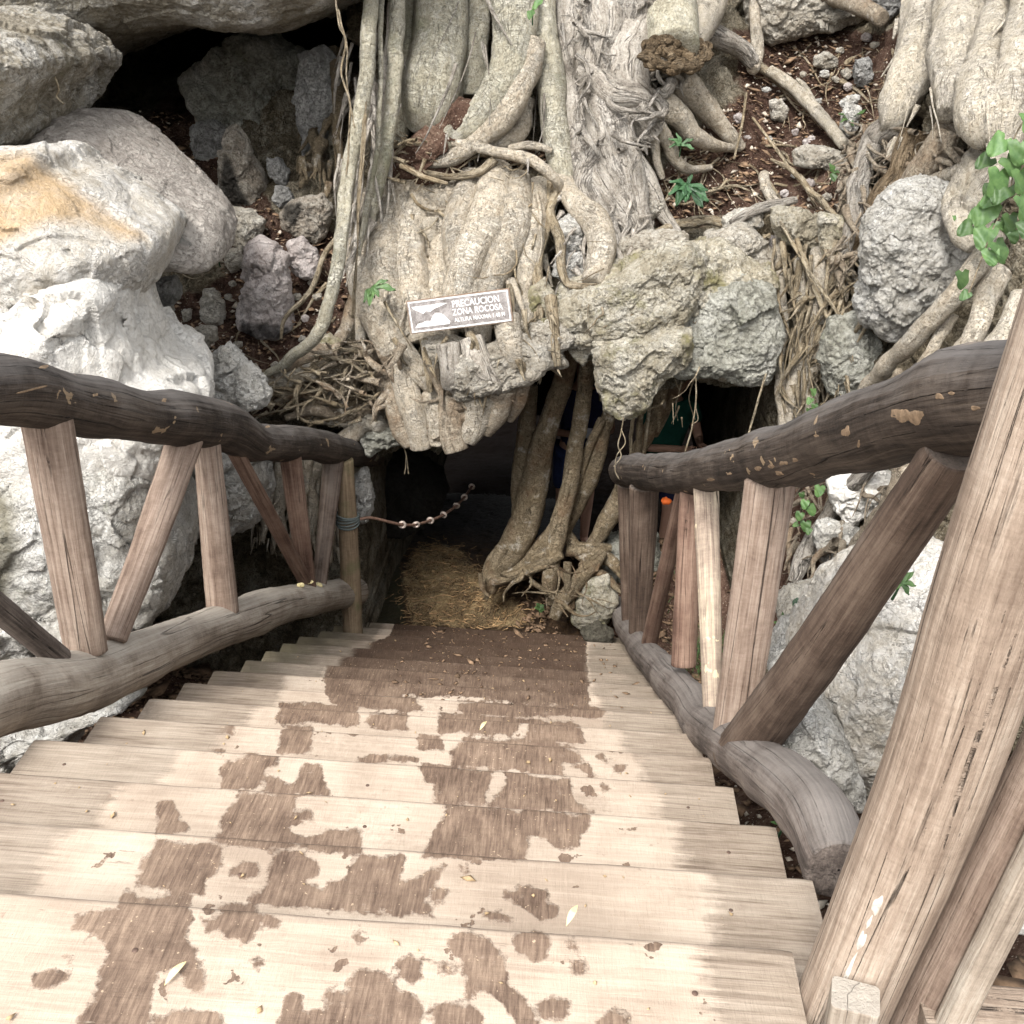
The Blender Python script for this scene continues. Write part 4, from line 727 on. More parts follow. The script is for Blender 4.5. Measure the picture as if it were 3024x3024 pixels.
st=[('big dim green streaked rock forming the back wall of the left hollow',[(330,150),(400,80),(520,60),(575,90),(580,200),(560,290),(505,318),(440,290),(375,235)],'green',.25),
('pale grey dry rock face at the right end of the hollow back wall',[(560,100),(610,80),(645,110),(650,200),(620,260),(575,300),(555,220)],'grey',.3),
('broad cream limestone mass linking the rocks over both cave openings',[(1000,600),(1060,540),(1150,500),(1260,455),(1360,440),(1460,500),(1480,620),(1470,700),(1400,720),(1310,700),(1240,690),(1120,670),(1040,660)],'ochre',.22),
('craggy tan rock filling the wall between the ledge and the green rock',[(1330,440),(1400,425),(1470,470),(1480,530),(1440,580),(1370,560),(1335,510)],'lime',.22),
('cracked cream rock right of the kinked root under the soil',[(1150,450),(1230,430),(1300,440),(1290,500),(1220,530),(1160,520)],'lime',.25),
('thick dark leaning rock in the shade of the left hollow',[(365,232),(405,225),(440,250),(445,300),(420,330),(380,320),(360,280)],'grey',.1),
('black and cream streaked pointed rock in the left hollow',[(420,255),(445,235),(470,258),(482,300),(498,330),(514,372),(508,405),(490,410),(462,392),(425,390),(404,372),(412,330)],'black',.3),
('small tan stone on top of the pile in the left hollow',[(370,210),(400,205),(418,222),(405,240),(372,238)],'lime',.2),
('slate grey angular stone beside the streaked rock',[(502,298),(530,298),(546,325),(540,355),(520,345),(505,325)],'grey',.2),
('blue grey stone just under the slate grey angular stone',[(520,350),(545,352),(555,378),(530,395),(510,378)],'grey',.22),
('burnt looking rock with cream patch at the left hollow foot',[(525,400),(560,372),(610,362),(628,390),(620,440),(600,462),(560,445),(530,425)],'black',.2),
('mottled cream rock above the big pink stone',[(430,390),(470,392),(500,415),(495,450),(470,480),(435,460),(425,420)],'lime',.15),
('small cracked stone beside the big pink stone',[(425,470),(455,465),(462,500),(440,515),(426,500)],'lime',.15),
('big pinkish pitted stone with black foot on the left slope',[(470,462),(490,448),(520,458),(545,480),(542,520),(552,560),(545,600),(555,615),(520,640),(480,640),(450,620),(448,580),(458,530),(465,490)],'pink',.25),
('small brown earth covered ledge of stone caught in the fig root crossing',[(712,338),(740,290),(775,262),(830,212),(868,182),(905,186),(912,240),(890,300),(850,348),(780,352)],'soil',.33),
('smooth pink oval stone right of the big pink stone',[(545,455),(570,448),(595,472),(606,500),(600,528),(575,530),(552,510),(542,480)],'pink',.2),
('grey cream pitted stone standing on the left soil slope',[(385,545),(402,545),(425,570),(425,605),(405,618),(382,600),(378,570)],'lime',.15),
('lump of cream stone below the standing pitted stone',[(360,625),(380,612),(410,620),(412,640),(385,656),(360,645)],'lime',.14),
('thin cream stone near the wood block on the left slope',[(343,585),(358,582),(362,600),(348,612)],'lime',.1),
('small cream stone in the dark corner below the grey wedge',[(300,575),(325,572),(330,585),(308,592)],'lime',.12),
('broad flat stone half buried at the foot of the left slope',[(300,650),(340,640),(380,655),(400,690),(360,700),(320,690)],'lime',.12),
('tan stone lying in the soil below the hollow roots',[(275,268),(295,262),(315,275),(305,300),(282,298)],'lime',.12),
('long white flat rock beside the foot of the pale aerial root',[(488,712),(530,702),(580,688),(610,692),(600,712),(560,722),(530,738),(490,732)],'lime',.2),
('small round cream stone on the left slope under the pink stones',[(590,645),(620,630),(650,640),(645,670),(610,672),(590,662)],'ochre',.2),
('round cream stone beside the glossy seedling on the fig foot',[(1210,372),(1235,362),(1252,375),(1250,400),(1228,416),(1208,402)],'lime',.22),
('grey rock with bark like grooves wedged right of the stump',[(1400,-30),(1480,-40),(1560,0),(1640,10),(1660,30),(1620,50),(1540,60),(1500,72),(1450,85),(1400,60)],'lime',.35),
('dark grey boulder at the top edge between the two trees',[(1640,-40),(1710,-40),(1705,20),(1670,38),(1640,20)],'grey',.3),
('pale triangular stone on the right slope soil',[(1480,-100),(1700,-120),(1720,-60),(1600,-40),(1500,-50)],'grey',.3),
('cream block crossing the right soil slope near the tree foot',[(1495,285),(1520,272),(1560,278),(1600,290),(1612,320),(1590,335),(1540,320),(1500,312)],'lime',.18),
('grey white stone beside the right tree foot',[(1585,215),(1600,190),(1625,205),(1620,245),(1600,262),(1585,245)],'whitegrey',.25),
('flat pale stone topping the cluster beside the right tree',[(1583,195),(1600,180),(1625,178),(1618,195),(1590,205)],'whitegrey',.3),
('flat grey slab stone half hidden by the right tree',[(1610,110),(1640,105),(1650,140),(1635,170),(1612,160)],'grey',.2),
('pitted white stone in the middle of the right slope',[(1452,190),(1475,185),(1490,205),(1478,230),(1455,225)],'lime',.12),
('tiny pale stone in the soil right of the fig root toes',[(1385,218),(1398,213),(1404,225),(1395,235),(1386,230)],'pink',.08),
('broken white stone cluster high on the right slope',[(1535,108),(1555,98),(1580,110),(1582,128),(1555,132),(1535,122)],'lime',.12),
('ochre brown rock set in the ledge under the right soil',[(1450,390),(1500,388),(1555,410),(1575,440),(1560,470),(1520,480),(1480,460),(1455,430)],'ochre',.28),
('cream rock left of the ochre rock under the right soil',[(1360,410),(1400,395),(1440,400),(1440,425),(1400,445),(1365,435)],'lime',.28),
('cream rock right of the ochre rock on the ledge',[(1545,400),(1590,410),(1600,440),(1595,490),(1560,500),(1545,470)],'ochre',.3),
('rough cream rock below the ledge beside the root bundle',[(1560,500),(1610,490),(1620,530),(1590,555),(1555,540)],'lime',.2),
('pinkish rock peeping between the root strands',[(1450,440),(1490,450),(1505,490),(1470,500),(1440,480)],'pink',.1),
('large rough pale rock framed by roots on the right',[(1632,410),(1662,365),(1700,340),(1760,335),(1810,350),(1855,390),(1858,455),(1800,515),(1750,575),(1715,610),(1690,648),(1655,640),(1625,615),(1608,560),(1612,500)],'whitegrey',.45),
('mossy ochre rock bulging above the right cave opening',[(1005,610),(1040,560),(1090,535),(1130,520),(1200,480),(1250,450),(1310,445),(1345,480),(1335,550),(1300,610),(1290,650),(1200,658),(1115,656),(1060,650),(1020,640)],'ochre',.45),
('pointed pale rock hanging down over the cave mouth',[(1115,640),(1200,625),(1310,620),(1300,680),(1260,715),(1235,745),(1215,782),(1180,792),(1135,780),(1125,725)],'ochre',.5),
('green grey rock forming the roof of the right cave hole',[(1255,690),(1280,620),(1335,545),(1400,515),(1465,540),(1478,640),(1466,695),(1450,722),(1410,728),(1375,714),(1335,702),(1290,708),(1262,705)],'green',.42),
('white rock wedged among fig roots left of the kinked root',[(1040,420),(1080,395),(1105,420),(1100,470),(1060,480),(1045,455)],'whitegrey',.25),
('grey white rock under the wedged white rock',[(1050,480),(1100,478),(1110,520),(1080,540),(1040,520)],'whitegrey',.2),
('mossy grey rock right of the warning sign',[(1000,540),(1030,520),(1050,560),(1045,600),(1010,610),(990,580)],'ochre',.35),
('cream rock right of the mossy rock at the cave lip',[(1000,610),(1050,600),(1090,640),(1060,665),(1075,690),(1030,700),(1000,660)],'lime',.42),
('stained limestone lump under the warning sign',[(795,640),(830,632),(880,640),(885,670),(855,690),(830,700),(810,690),(795,668)],'lime',.45),
('knobbly limestone lip hanging below the sign',[(850,700),(870,668),(930,650),(985,630),(1030,650),(1042,690),(1010,712),(960,735),(925,745),(880,762),(850,755),(838,725)],'lime',.5),
('greenish stone at the cave lip beside the left rail end',[(678,822),(705,808),(745,802),(768,815),(755,838),(715,850),(690,862)],'green',.25),
('pale rock edge behind the left end post',[(668,900),(688,880),(700,910),(705,960),(695,985),(672,990)],'whitegrey',.2),
('rough rock mass above the left rail end',[(560,740),(640,730),(700,760),(740,800),(700,815),(640,800),(580,790)],'lime',.12),
('white rock beside the cream roots behind the right railing',[(1560,905),(1610,880),(1660,860),(1690,900),(1660,960),(1600,990),(1570,960)],'white',.25),
('white rock lower among roots behind the right railing',[(1540,985),(1600,985),(1640,1010),(1600,1060),(1550,1060),(1530,1020)],'whitegrey',.25),
('green stained wall rock under the right root bundle',[(1560,600),(1620,580),(1660,650),(1660,720),(1620,760),(1560,740),(1545,670)],'green',.3)]
for l,o,m,off in st: 
    big=max(np.ptp(np.array(o)[:,0]),np.ptp(np.array(o)[:,1]))>110
    R(l,o,m,off=off*.9,stains=[[(405,372),(412,330),(420,280),(440,300),(455,350),(480,392),(440,392)]] if 'streaked' in l else ([[(448,600),(555,612),(540,645),(450,645)]] if 'black foot' in l else ([[(530,385),(570,375),(575,400),(560,430),(530,420)]] if 'burnt' in l else None)),e=.55,amp=1.15)
# right foreground rocks, beyond the railing
R('white boulder under the big diagonal brace of the right railing',[(1500,1290),(1560,1180),(1640,1110),(1730,1060),(1800,1060),(1900,1120),(1850,1350),(1700,1470),(1620,1480),(1560,1420),(1500,1380)],'cream',det=.8,Y=2.55,tf=.28,tb=.5,fr=3.,name='boulder',cat='boulder',amp=.8)
R('grey cream craggy rock beside the bottom log at the right',[(1455,1330),(1500,1290),(1560,1340),(1610,1420),(1635,1500),(1600,1500),(1540,1440),(1480,1400),(1450,1370)],'whitegrey',Y=2.25,tf=.16,tb=.3)
R('bluish white stone behind the third right baluster',[(1445,1230),(1480,1190),(1540,1175),(1580,1200),(1560,1260),(1490,1300),(1455,1280)],'whitegrey',Y=2.85,tf=.16)
R('cream stone carrying a round green leaf behind the right railing',[(1462,1140),(1490,1118),(1540,1108),(1570,1118),(1572,1150),(1540,1180),(1490,1190),(1465,1170)],'lime',Y=3.25,tf=.12)
R('yellow mossy stone beside the mound roots at the stair foot',[(1085,1130),(1110,1095),(1150,1085),(1165,1130),(1150,1175),(1110,1190),(1080,1170)],'ochre',Y=5.55,tf=.1)
R('green grey boulder behind the right balusters by the cave floor',[(1085,1040),(1120,1025),(1180,1000),(1240,1010),(1260,1060),(1220,1100),(1130,1080)],'green',Y=6.0,tf=.15)
R('small tan stone at the foot of the right balusters',[(1095,1190),(1130,1175),(1160,1190),(1150,1215),(1110,1215)],'damp',Y=5.35,tf=.06)
R('damp dark wall rock inside the cave on the left',[(640,880),(700,860),(780,880),(850,930),(830,980),(760,1000),(700,1010),(660,990)],'dark',Y=6.4,tf=.25,tb=.6)  # the cave's shade is in this rock's near-black colour
R('pale ground rock under the stairs at the left',[(300,1180),(360,1165),(400,1200),(350,1235),(310,1220)],'damp',Y=4.0,tf=.1)
for i,(x,y,s) in enumerate([(1500,250,8),(1522,268,9),(1530,262,7),(1565,245,9),(1556,140,10),(1578,150,8),(1600,138,12),(1620,130,8),(1450,262,7),(1390,470,9),(1480,365,10),(1528,345,12),(1560,372,9),(1515,140,7),(1585,95,8),(1635,70,9),(1650,85,8),(1445,170,9),(1462,160,7),(1500,330,8),(1600,165,10),(1410,260,6),(1545,190,7)]):
    o=[(x+s*random.uniform(.75,1.2)*math.cos(a),y+s*random.uniform(.6,.95)*math.sin(a)) for a in np.linspace(0,6.28,8)[:-1]]
    rock('small pale stone loose in the red soil of the right slope',o,random.choice(['lime','pink','whitegrey']),off=.08,name='stone',cat='stone',group='small stones on the right soil slope')
for i,(x,y,s) in enumerate([(430,560,7),(450,650,9),(520,690,8),(560,560,9),(575,600,7),(600,560,10),(345,720,9),(400,715,8),(610,600,9),(480,690,6),(330,615,8),(470,440,8),(350,420,8),(330,450,9),(405,455,7),(440,535,7),(570,640,8)]):
    o=[(x+s*random.uniform(.75,1.2)*math.cos(a),y+s*random.uniform(.6,.95)*math.sin(a)) for a in np.linspace(0,6.28,8)[:-1]]
    rock('small cream stone loose in the brown soil of the left slope',o,random.choice(['lime','pink','lime']),off=.07,name='stone',cat='stone',group='small stones on the left soil slope')
# ---------------------------------------------------------------- strangler fig in the middle
fig=empty('strangler_fig',S(870,700,0.2)-[0,0,.6],'big strangler fig with pale fluted trunk and roots above the cave mouth','tree')
rk=lambda o,m,**k: rock('figmass'+str(len(fig.children)),o,m,parent=fig,tcm=True,**k)
rk([(690,360),(740,320),(820,330),(880,310),(960,320),(1030,345),(1052,420),(1045,520),(1020,600),(1000,660),(900,690),(800,690),(760,640),(720,600),(685,520),(676,440)],'figlow',off=-.08,name='trunk',tf=.28,e=.6,amp=.6)
rk([(1055,-200),(1260,-200),(1290,60),(1240,180),(1200,330),(1240,400),(1230,470),(1150,430),(1090,330),(1060,150)],'figgrey',off=-.05,name='trunk',tf=.4,e=.7,amp=.8,centre=(1150,120))
FR=[ # (points x,y,off), radii px, material
([(835,-120,.35),(832,0,.35),(822,100,.35),(812,180,.3),(800,240,.2)],[52,50,50,56,40],'fig'),
([(785,-120,.2),(778,40,.2),(768,150,.18),(752,240,.12),(728,320,.1)],[22,22,20,22,16],'fig'),
([(912,-120,.3),(905,0,.3),(898,90,.28),(893,180,.2)],[24,22,24,30],'fig'),
([(975,-120,.5),(972,0,.5),(968,90,.5),(950,160,.48),(905,215,.45),(850,262,.4),(800,295,.3),(745,318,.2)],[44,42,42,38,28,22,16,9],'fig'),
([(1010,-120,.35),(1018,20,.35),(1030,110,.35),(1045,200,.33),(1055,280,.3),(1068,345,.25)],[38,32,30,26,24,20],'fig'),
([(1005,80,.5),(985,160,.5),(945,225,.48),(890,275,.45),(845,300,.4),(790,312,.3)],[26,26,24,18,14,7],'figlow'),
([(960,230,.45),(920,260,.42),(880,285,.4),(850,310,.35)],[14,13,10,6],'figlow'),
([(990,190,.3),(985,240,.3),(955,268,.35),(915,275,.4),(890,272,.4)],[20,18,14,10,7],'figlow'),
([(855,268,.45),(895,278,.48),(950,288,.5),(1005,305,.48),(1045,335,.4),(1060,360,.3)],[9,10,10,11,10,7],'figlow'),
([(960,282,.42),(1000,275,.42),(1040,285,.38)],[7,8,6],'figlow'),
([(740,300,.3),(790,322,.35),(850,332,.4),(905,325,.45),(935,300,.45)],[5,6,6,8,9],'strand'),
([(755,312,.42),(800,335,.48),(845,348,.5)],[5,5,3],'strand'),
([(745,335,.15),(712,400,.2),(692,470,.2),(695,540,.22),(725,610,.25),(765,680,.3),(800,715,.35),(815,740,.35)],[22,27,30,36,36,28,20,10],'figlow'),
([(760,360,.2),(735,430,.25),(728,500,.28),(745,570,.28),(775,630,.28)],[22,34,38,34,24],'figlow'),
([(795,380,.25),(770,440,.28),(775,510,.3),(785,580,.3),(800,640,.3)],[22,30,34,34,26],'figlow'),
([(850,370,.2),(835,440,.22),(828,520,.28),(836,590,.3),(842,650,.32)],[18,22,26,30,24],'figlow'),
([(890,330,.3),(875,400,.33),(868,460,.35),(880,520,.34),(900,590,.32),(905,650,.35)],[26,32,32,30,26,22],'figlow'),
([(935,325,.3),(925,390,.38),(900,450,.38),(875,510,.4),(862,570,.38),(865,620,.36)],[30,34,34,30,24,18],'figlow'),
([(975,345,.25),(975,410,.34),(955,470,.36),(925,530,.36),(895,590,.34)],[26,32,30,26,18],'figlow'),
([(1015,350,.22),(1010,420,.3),(1000,480,.3),(985,540,.3),(990,600,.32),(1000,650,.34)],[20,22,22,18,16,10],'figlow'),
([(1040,330,.2),(1030,420,.28),(1012,500,.3),(1020,560,.34),(1015,620,.36)],[12,12,12,9,7],'strand'),
([(1060,340,.25),(1095,390,.33),(1128,430,.35),(1133,480,.35),(1118,532,.38)],[20,24,28,27,22],'figlow'),
([(1060,350,.3),(1035,395,.3),(1055,450,.3),(1058,510,.3),(1080,535,.32),(1125,540,.4)],[9,10,10,8,7,6],'strand'),
([(1075,-120,.2),(1085,60,.25),(1085,160,.25),(1098,260,.25),(1130,340,.25),(1180,400,.2),(1220,470,.2)],[34,36,34,34,36,30,18],'figgrey'),
([(1130,-120,.3),(1135,40,.35),(1120,130,.35),(1150,230,.33),(1175,320,.28),(1200,400,.22),(1225,450,.2)],[46,48,40,44,38,28,16],'figgrey'),
([(1190,-120,.35),(1200,30,.4),(1175,120,.4),(1190,190,.38),(1235,250,.3)],[46,44,44,36,22],'figgrey'),
([(1100,130,.4),(1150,175,.45),(1200,180,.45),(1250,200,.35)],[22,26,22,14],'figgrey'),
([(1150,250,.35),(1110,330,.3),(1120,380,.28),(1150,430,.25),(1160,500,.25),(1170,540,.2)],[20,24,22,20,14,8],'figgrey'),
([(1190,300,.3),(1225,350,.25),(1250,400,.2),(1280,440,.2)],[22,20,14,8],'figgrey'),
([(1235,180,.35),(1275,215,.3),(1310,255,.25),(1350,275,.2),(1385,282,.1)],[26,22,16,12,7],'figlow'),
([(1280,150,.35),(1330,200,.25),(1360,235,.2),(1398,278,.1)],[26,22,17,10],'figlow'),
([(1240,230,.3),(1262,265,.25),(1275,300,.2),(1300,320,.15),(1340,318,.1)],[16,14,12,9,6],'figlow'),
([(1235,250,.25),(1240,300,.2),(1250,335,.15)],[10,8,6],'figlow'),
([(1310,-40,.3),(1320,30,.3),(1335,60,.3),(1395,90,.25),(1420,115,.2)],[30,26,20,18,14],'figgrey'),
([(1420,-40,.3),(1425,40,.25),(1430,90,.2),(1420,130,.15)],[8,10,12,12],'figlow'),
([(1385,90,.2),(1440,130,.15),(1480,165,.12),(1520,205,.12)],[12,8,6,4],'strand'),
([(700,360,.15),(690,420,.2),(668,480,.2),(676,560,.2),(680,640,.18)],[14,14,14,12,10],'figlow'),
([(670,560,.15),(640,640,.2),(600,665,.2),(560,690,.2),(520,730,.15)],[12,13,12,10,5],'figbrown'),
([(720,640,.2),(690,690,.22),(640,700,.22),(600,720,.2)],[16,14,12,8],'figbrown'),
([(760,690,.3),(770,740,.35),(785,790,.38),(792,845,.4)],[28,26,24,20],'figlow'),
([(730,700,.22),(745,760,.3),(762,810,.35),(775,840,.38)],[24,24,22,14],'figbrown'),
([(815,740,.35),(822,790,.4),(828,838,.42)],[20,19,17],'figlow'),
([(860,750,.38),(850,800,.42),(862,850,.45)],[30,24,22],'figbrown'),
([(905,745,.4),(900,790,.4),(880,830,.42)],[30,26,18],'figlow'),
([(950,730,.4),(935,780,.38),(915,815,.38)],[28,24,14],'figbrown'),
([(985,720,.35),(975,760,.33),(960,790,.3)],[18,16,10],'figbrown'),
([(800,640,.42),(808,700,.45),(812,740,.45)],[9,8,5],'strand'),
([(845,650,.5),(850,700,.52),(848,730,.5)],[22,20,12],'figgrey'),
([(890,640,.5),(905,690,.52),(935,730,.5)],[22,24,16],'figgrey'),
([(955,600,.5),(965,650,.52),(975,690,.5)],[26,22,12],'figlow'),
([(1040,560,.4),(1045,620,.45),(1050,690,.45)],[12,10,8],'strand'),
([(960,540,.45),(968,610,.5),(985,680,.52),(990,720,.5)],[6,7,6,4],'strand'),
([(660,740,.15),(610,755,.18),(560,740,.18),(520,760,.15)],[9,10,9,6],'figbrown'),
([(700,770,.22),(650,785,.2),(590,775,.2),(540,790,.15)],[12,12,10,6],'figbrown'),
([(690,800,.22),(640,840,.2),(600,870,.2),(570,940,.2),(560,1010,.2)],[16,16,15,13,10],'figlow'),
([(640,850,.2),(630,920,.25),(620,990,.25),(615,1060,.25)],[18,18,16,12],'figlow'),
([(540,830,.15),(530,900,.2),(525,970,.2),(540,1040,.2)],[13,13,12,9],'figlow'),
([(500,820,.15),(480,860,.2),(490,930,.2),(500,1000,.2)],[9,9,8,7],'figbrown'),
([(585,840,.2),(578,900,.22),(590,960,.22),(580,1020,.2)],[11,12,12,9],'figlow')]
for pts,r,m in FR: rootS(pts,r,m,fig,groove=.17,lumps=.16,fine=.045,wob=.025 if len(pts)>4 else .01)
# free hanging stems on its left side
HG=[([(705,-120,.9),(697,60,.9),(680,200,.85),(655,350,.8),(642,460,.75),(625,560,.65),(598,635,.5),(550,675,.3),(500,705,.2),(460,750,.12)],[15,15,15,14,13,13,12,11,7,3],'fig'),
([(728,-120,.75),(718,80,.75),(715,180,.7),(708,300,.6),(690,400,.5),(675,480,.4)],[6,5,5,5,6,5],'fig'),
([(758,-120,.6),(748,40,.6),(742,160,.55),(728,280,.5),(708,380,.4),(690,450,.3)],[15,15,15,13,10,8],'fig'),
([(742,-120,.55),(735,60,.55),(722,250,.5),(700,340,.45),(690,420,.4)],[8,8,8,7,6],'figgrey'),
([(700,40,.88),(690,160,.86),(668,300,.82),(650,440,.78),(640,520,.7)],[6,6,7,6,4],'fig'),
([(640,440,.7),(610,480,.6),(585,550,.45),(540,600,.3),(530,640,.2)],[5,5,5,4,3],'strand')]
for pts,r,m in HG: rootS(pts,r,m,fig,groove=.1,lumps=.1,wob=.025)
# columns of root standing in the cave mouth
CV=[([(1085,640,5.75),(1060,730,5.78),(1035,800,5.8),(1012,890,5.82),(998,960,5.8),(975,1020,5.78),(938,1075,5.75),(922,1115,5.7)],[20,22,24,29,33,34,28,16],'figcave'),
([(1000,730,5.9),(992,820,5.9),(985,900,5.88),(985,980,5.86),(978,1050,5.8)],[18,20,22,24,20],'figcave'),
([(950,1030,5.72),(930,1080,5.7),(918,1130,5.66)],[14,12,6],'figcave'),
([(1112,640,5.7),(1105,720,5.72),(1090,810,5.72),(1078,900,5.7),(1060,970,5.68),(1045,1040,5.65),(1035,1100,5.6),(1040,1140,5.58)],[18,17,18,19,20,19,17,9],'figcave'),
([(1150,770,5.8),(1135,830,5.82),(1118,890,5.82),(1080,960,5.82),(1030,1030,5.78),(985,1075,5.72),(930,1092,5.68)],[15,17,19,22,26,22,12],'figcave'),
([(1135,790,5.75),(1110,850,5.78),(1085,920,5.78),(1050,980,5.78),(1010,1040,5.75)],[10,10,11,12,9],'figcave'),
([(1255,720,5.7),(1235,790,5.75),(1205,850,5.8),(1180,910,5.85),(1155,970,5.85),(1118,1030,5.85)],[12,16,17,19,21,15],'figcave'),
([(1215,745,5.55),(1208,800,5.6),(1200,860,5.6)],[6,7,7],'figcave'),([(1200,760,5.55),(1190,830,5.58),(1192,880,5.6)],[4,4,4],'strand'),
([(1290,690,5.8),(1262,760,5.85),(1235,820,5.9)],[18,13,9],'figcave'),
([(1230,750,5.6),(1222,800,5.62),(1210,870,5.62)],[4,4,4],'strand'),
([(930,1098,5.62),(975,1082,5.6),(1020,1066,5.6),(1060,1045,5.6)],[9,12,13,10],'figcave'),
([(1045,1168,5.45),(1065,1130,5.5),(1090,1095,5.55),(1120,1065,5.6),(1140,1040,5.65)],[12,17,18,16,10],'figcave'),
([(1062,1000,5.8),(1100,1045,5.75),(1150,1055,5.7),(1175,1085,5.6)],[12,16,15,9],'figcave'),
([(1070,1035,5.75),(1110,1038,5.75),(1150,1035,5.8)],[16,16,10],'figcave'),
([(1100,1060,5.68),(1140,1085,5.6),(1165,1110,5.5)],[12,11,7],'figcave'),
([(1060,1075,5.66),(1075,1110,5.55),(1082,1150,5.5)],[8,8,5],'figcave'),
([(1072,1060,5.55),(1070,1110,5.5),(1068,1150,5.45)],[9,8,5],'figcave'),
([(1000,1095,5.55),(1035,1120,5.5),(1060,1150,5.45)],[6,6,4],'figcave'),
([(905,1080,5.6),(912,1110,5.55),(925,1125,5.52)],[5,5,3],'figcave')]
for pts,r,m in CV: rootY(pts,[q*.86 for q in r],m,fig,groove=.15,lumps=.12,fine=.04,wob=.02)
# frayed cut stem at the top: its own dead trunk
stp=empty('cut_stump',S(1270,120,.5),'broken hanging trunk stub with a frayed dark rotten end at the top centre','stump')
rootS([(1250,-130,.55),(1248,-20,.6),(1262,40,.65),(1272,92,.7)],[58,60,54,48],'fig',stp,name='trunk',groove=.12,lumps=.15)
rootS([(1330,-130,.45),(1335,-20,.5),(1318,40,.55),(1300,80,.6)],[42,40,36,28],'right',stp,name='trunk',groove=.12)
def ring_frays(cx,cy,rx,ry,off,n,par,mat='stump'):
    L=[]
    for i in range(n):
        a=random.uniform(0,6.28); x,y=cx+rx*math.cos(a),cy+ry*math.sin(a); a2=a+random.uniform(.3,.9)
        pts=[S(x,y,off),S((x+cx+rx*math.cos(a2))/2+random.uniform(-8,8),(y+cy+ry*math.sin(a2))/2+random.uniform(-7,9),off+.05),S(cx+rx*1.02*math.cos(a2),cy+ry*math.sin(a2)+random.uniform(-6,8),off+random.uniform(-.03,.05))]
        L.append(tube(np.array(pts),np.array([.006,random.uniform(.012,.024),.004]),mat,raw=True,sides=9,seg=14,flat=.6))
    V,Fc,tc=merge(L); o=mk('frayed_edge',V,Fc,mat,par,{'tc':tc}); o['kind']='stuff'
ring_frays(1275,98,62,26,.75,120,stp)
ring_frays(1272,112,50,18,.72,90,stp)
ring_frays(1285,92,42,20,.74,60,stp)
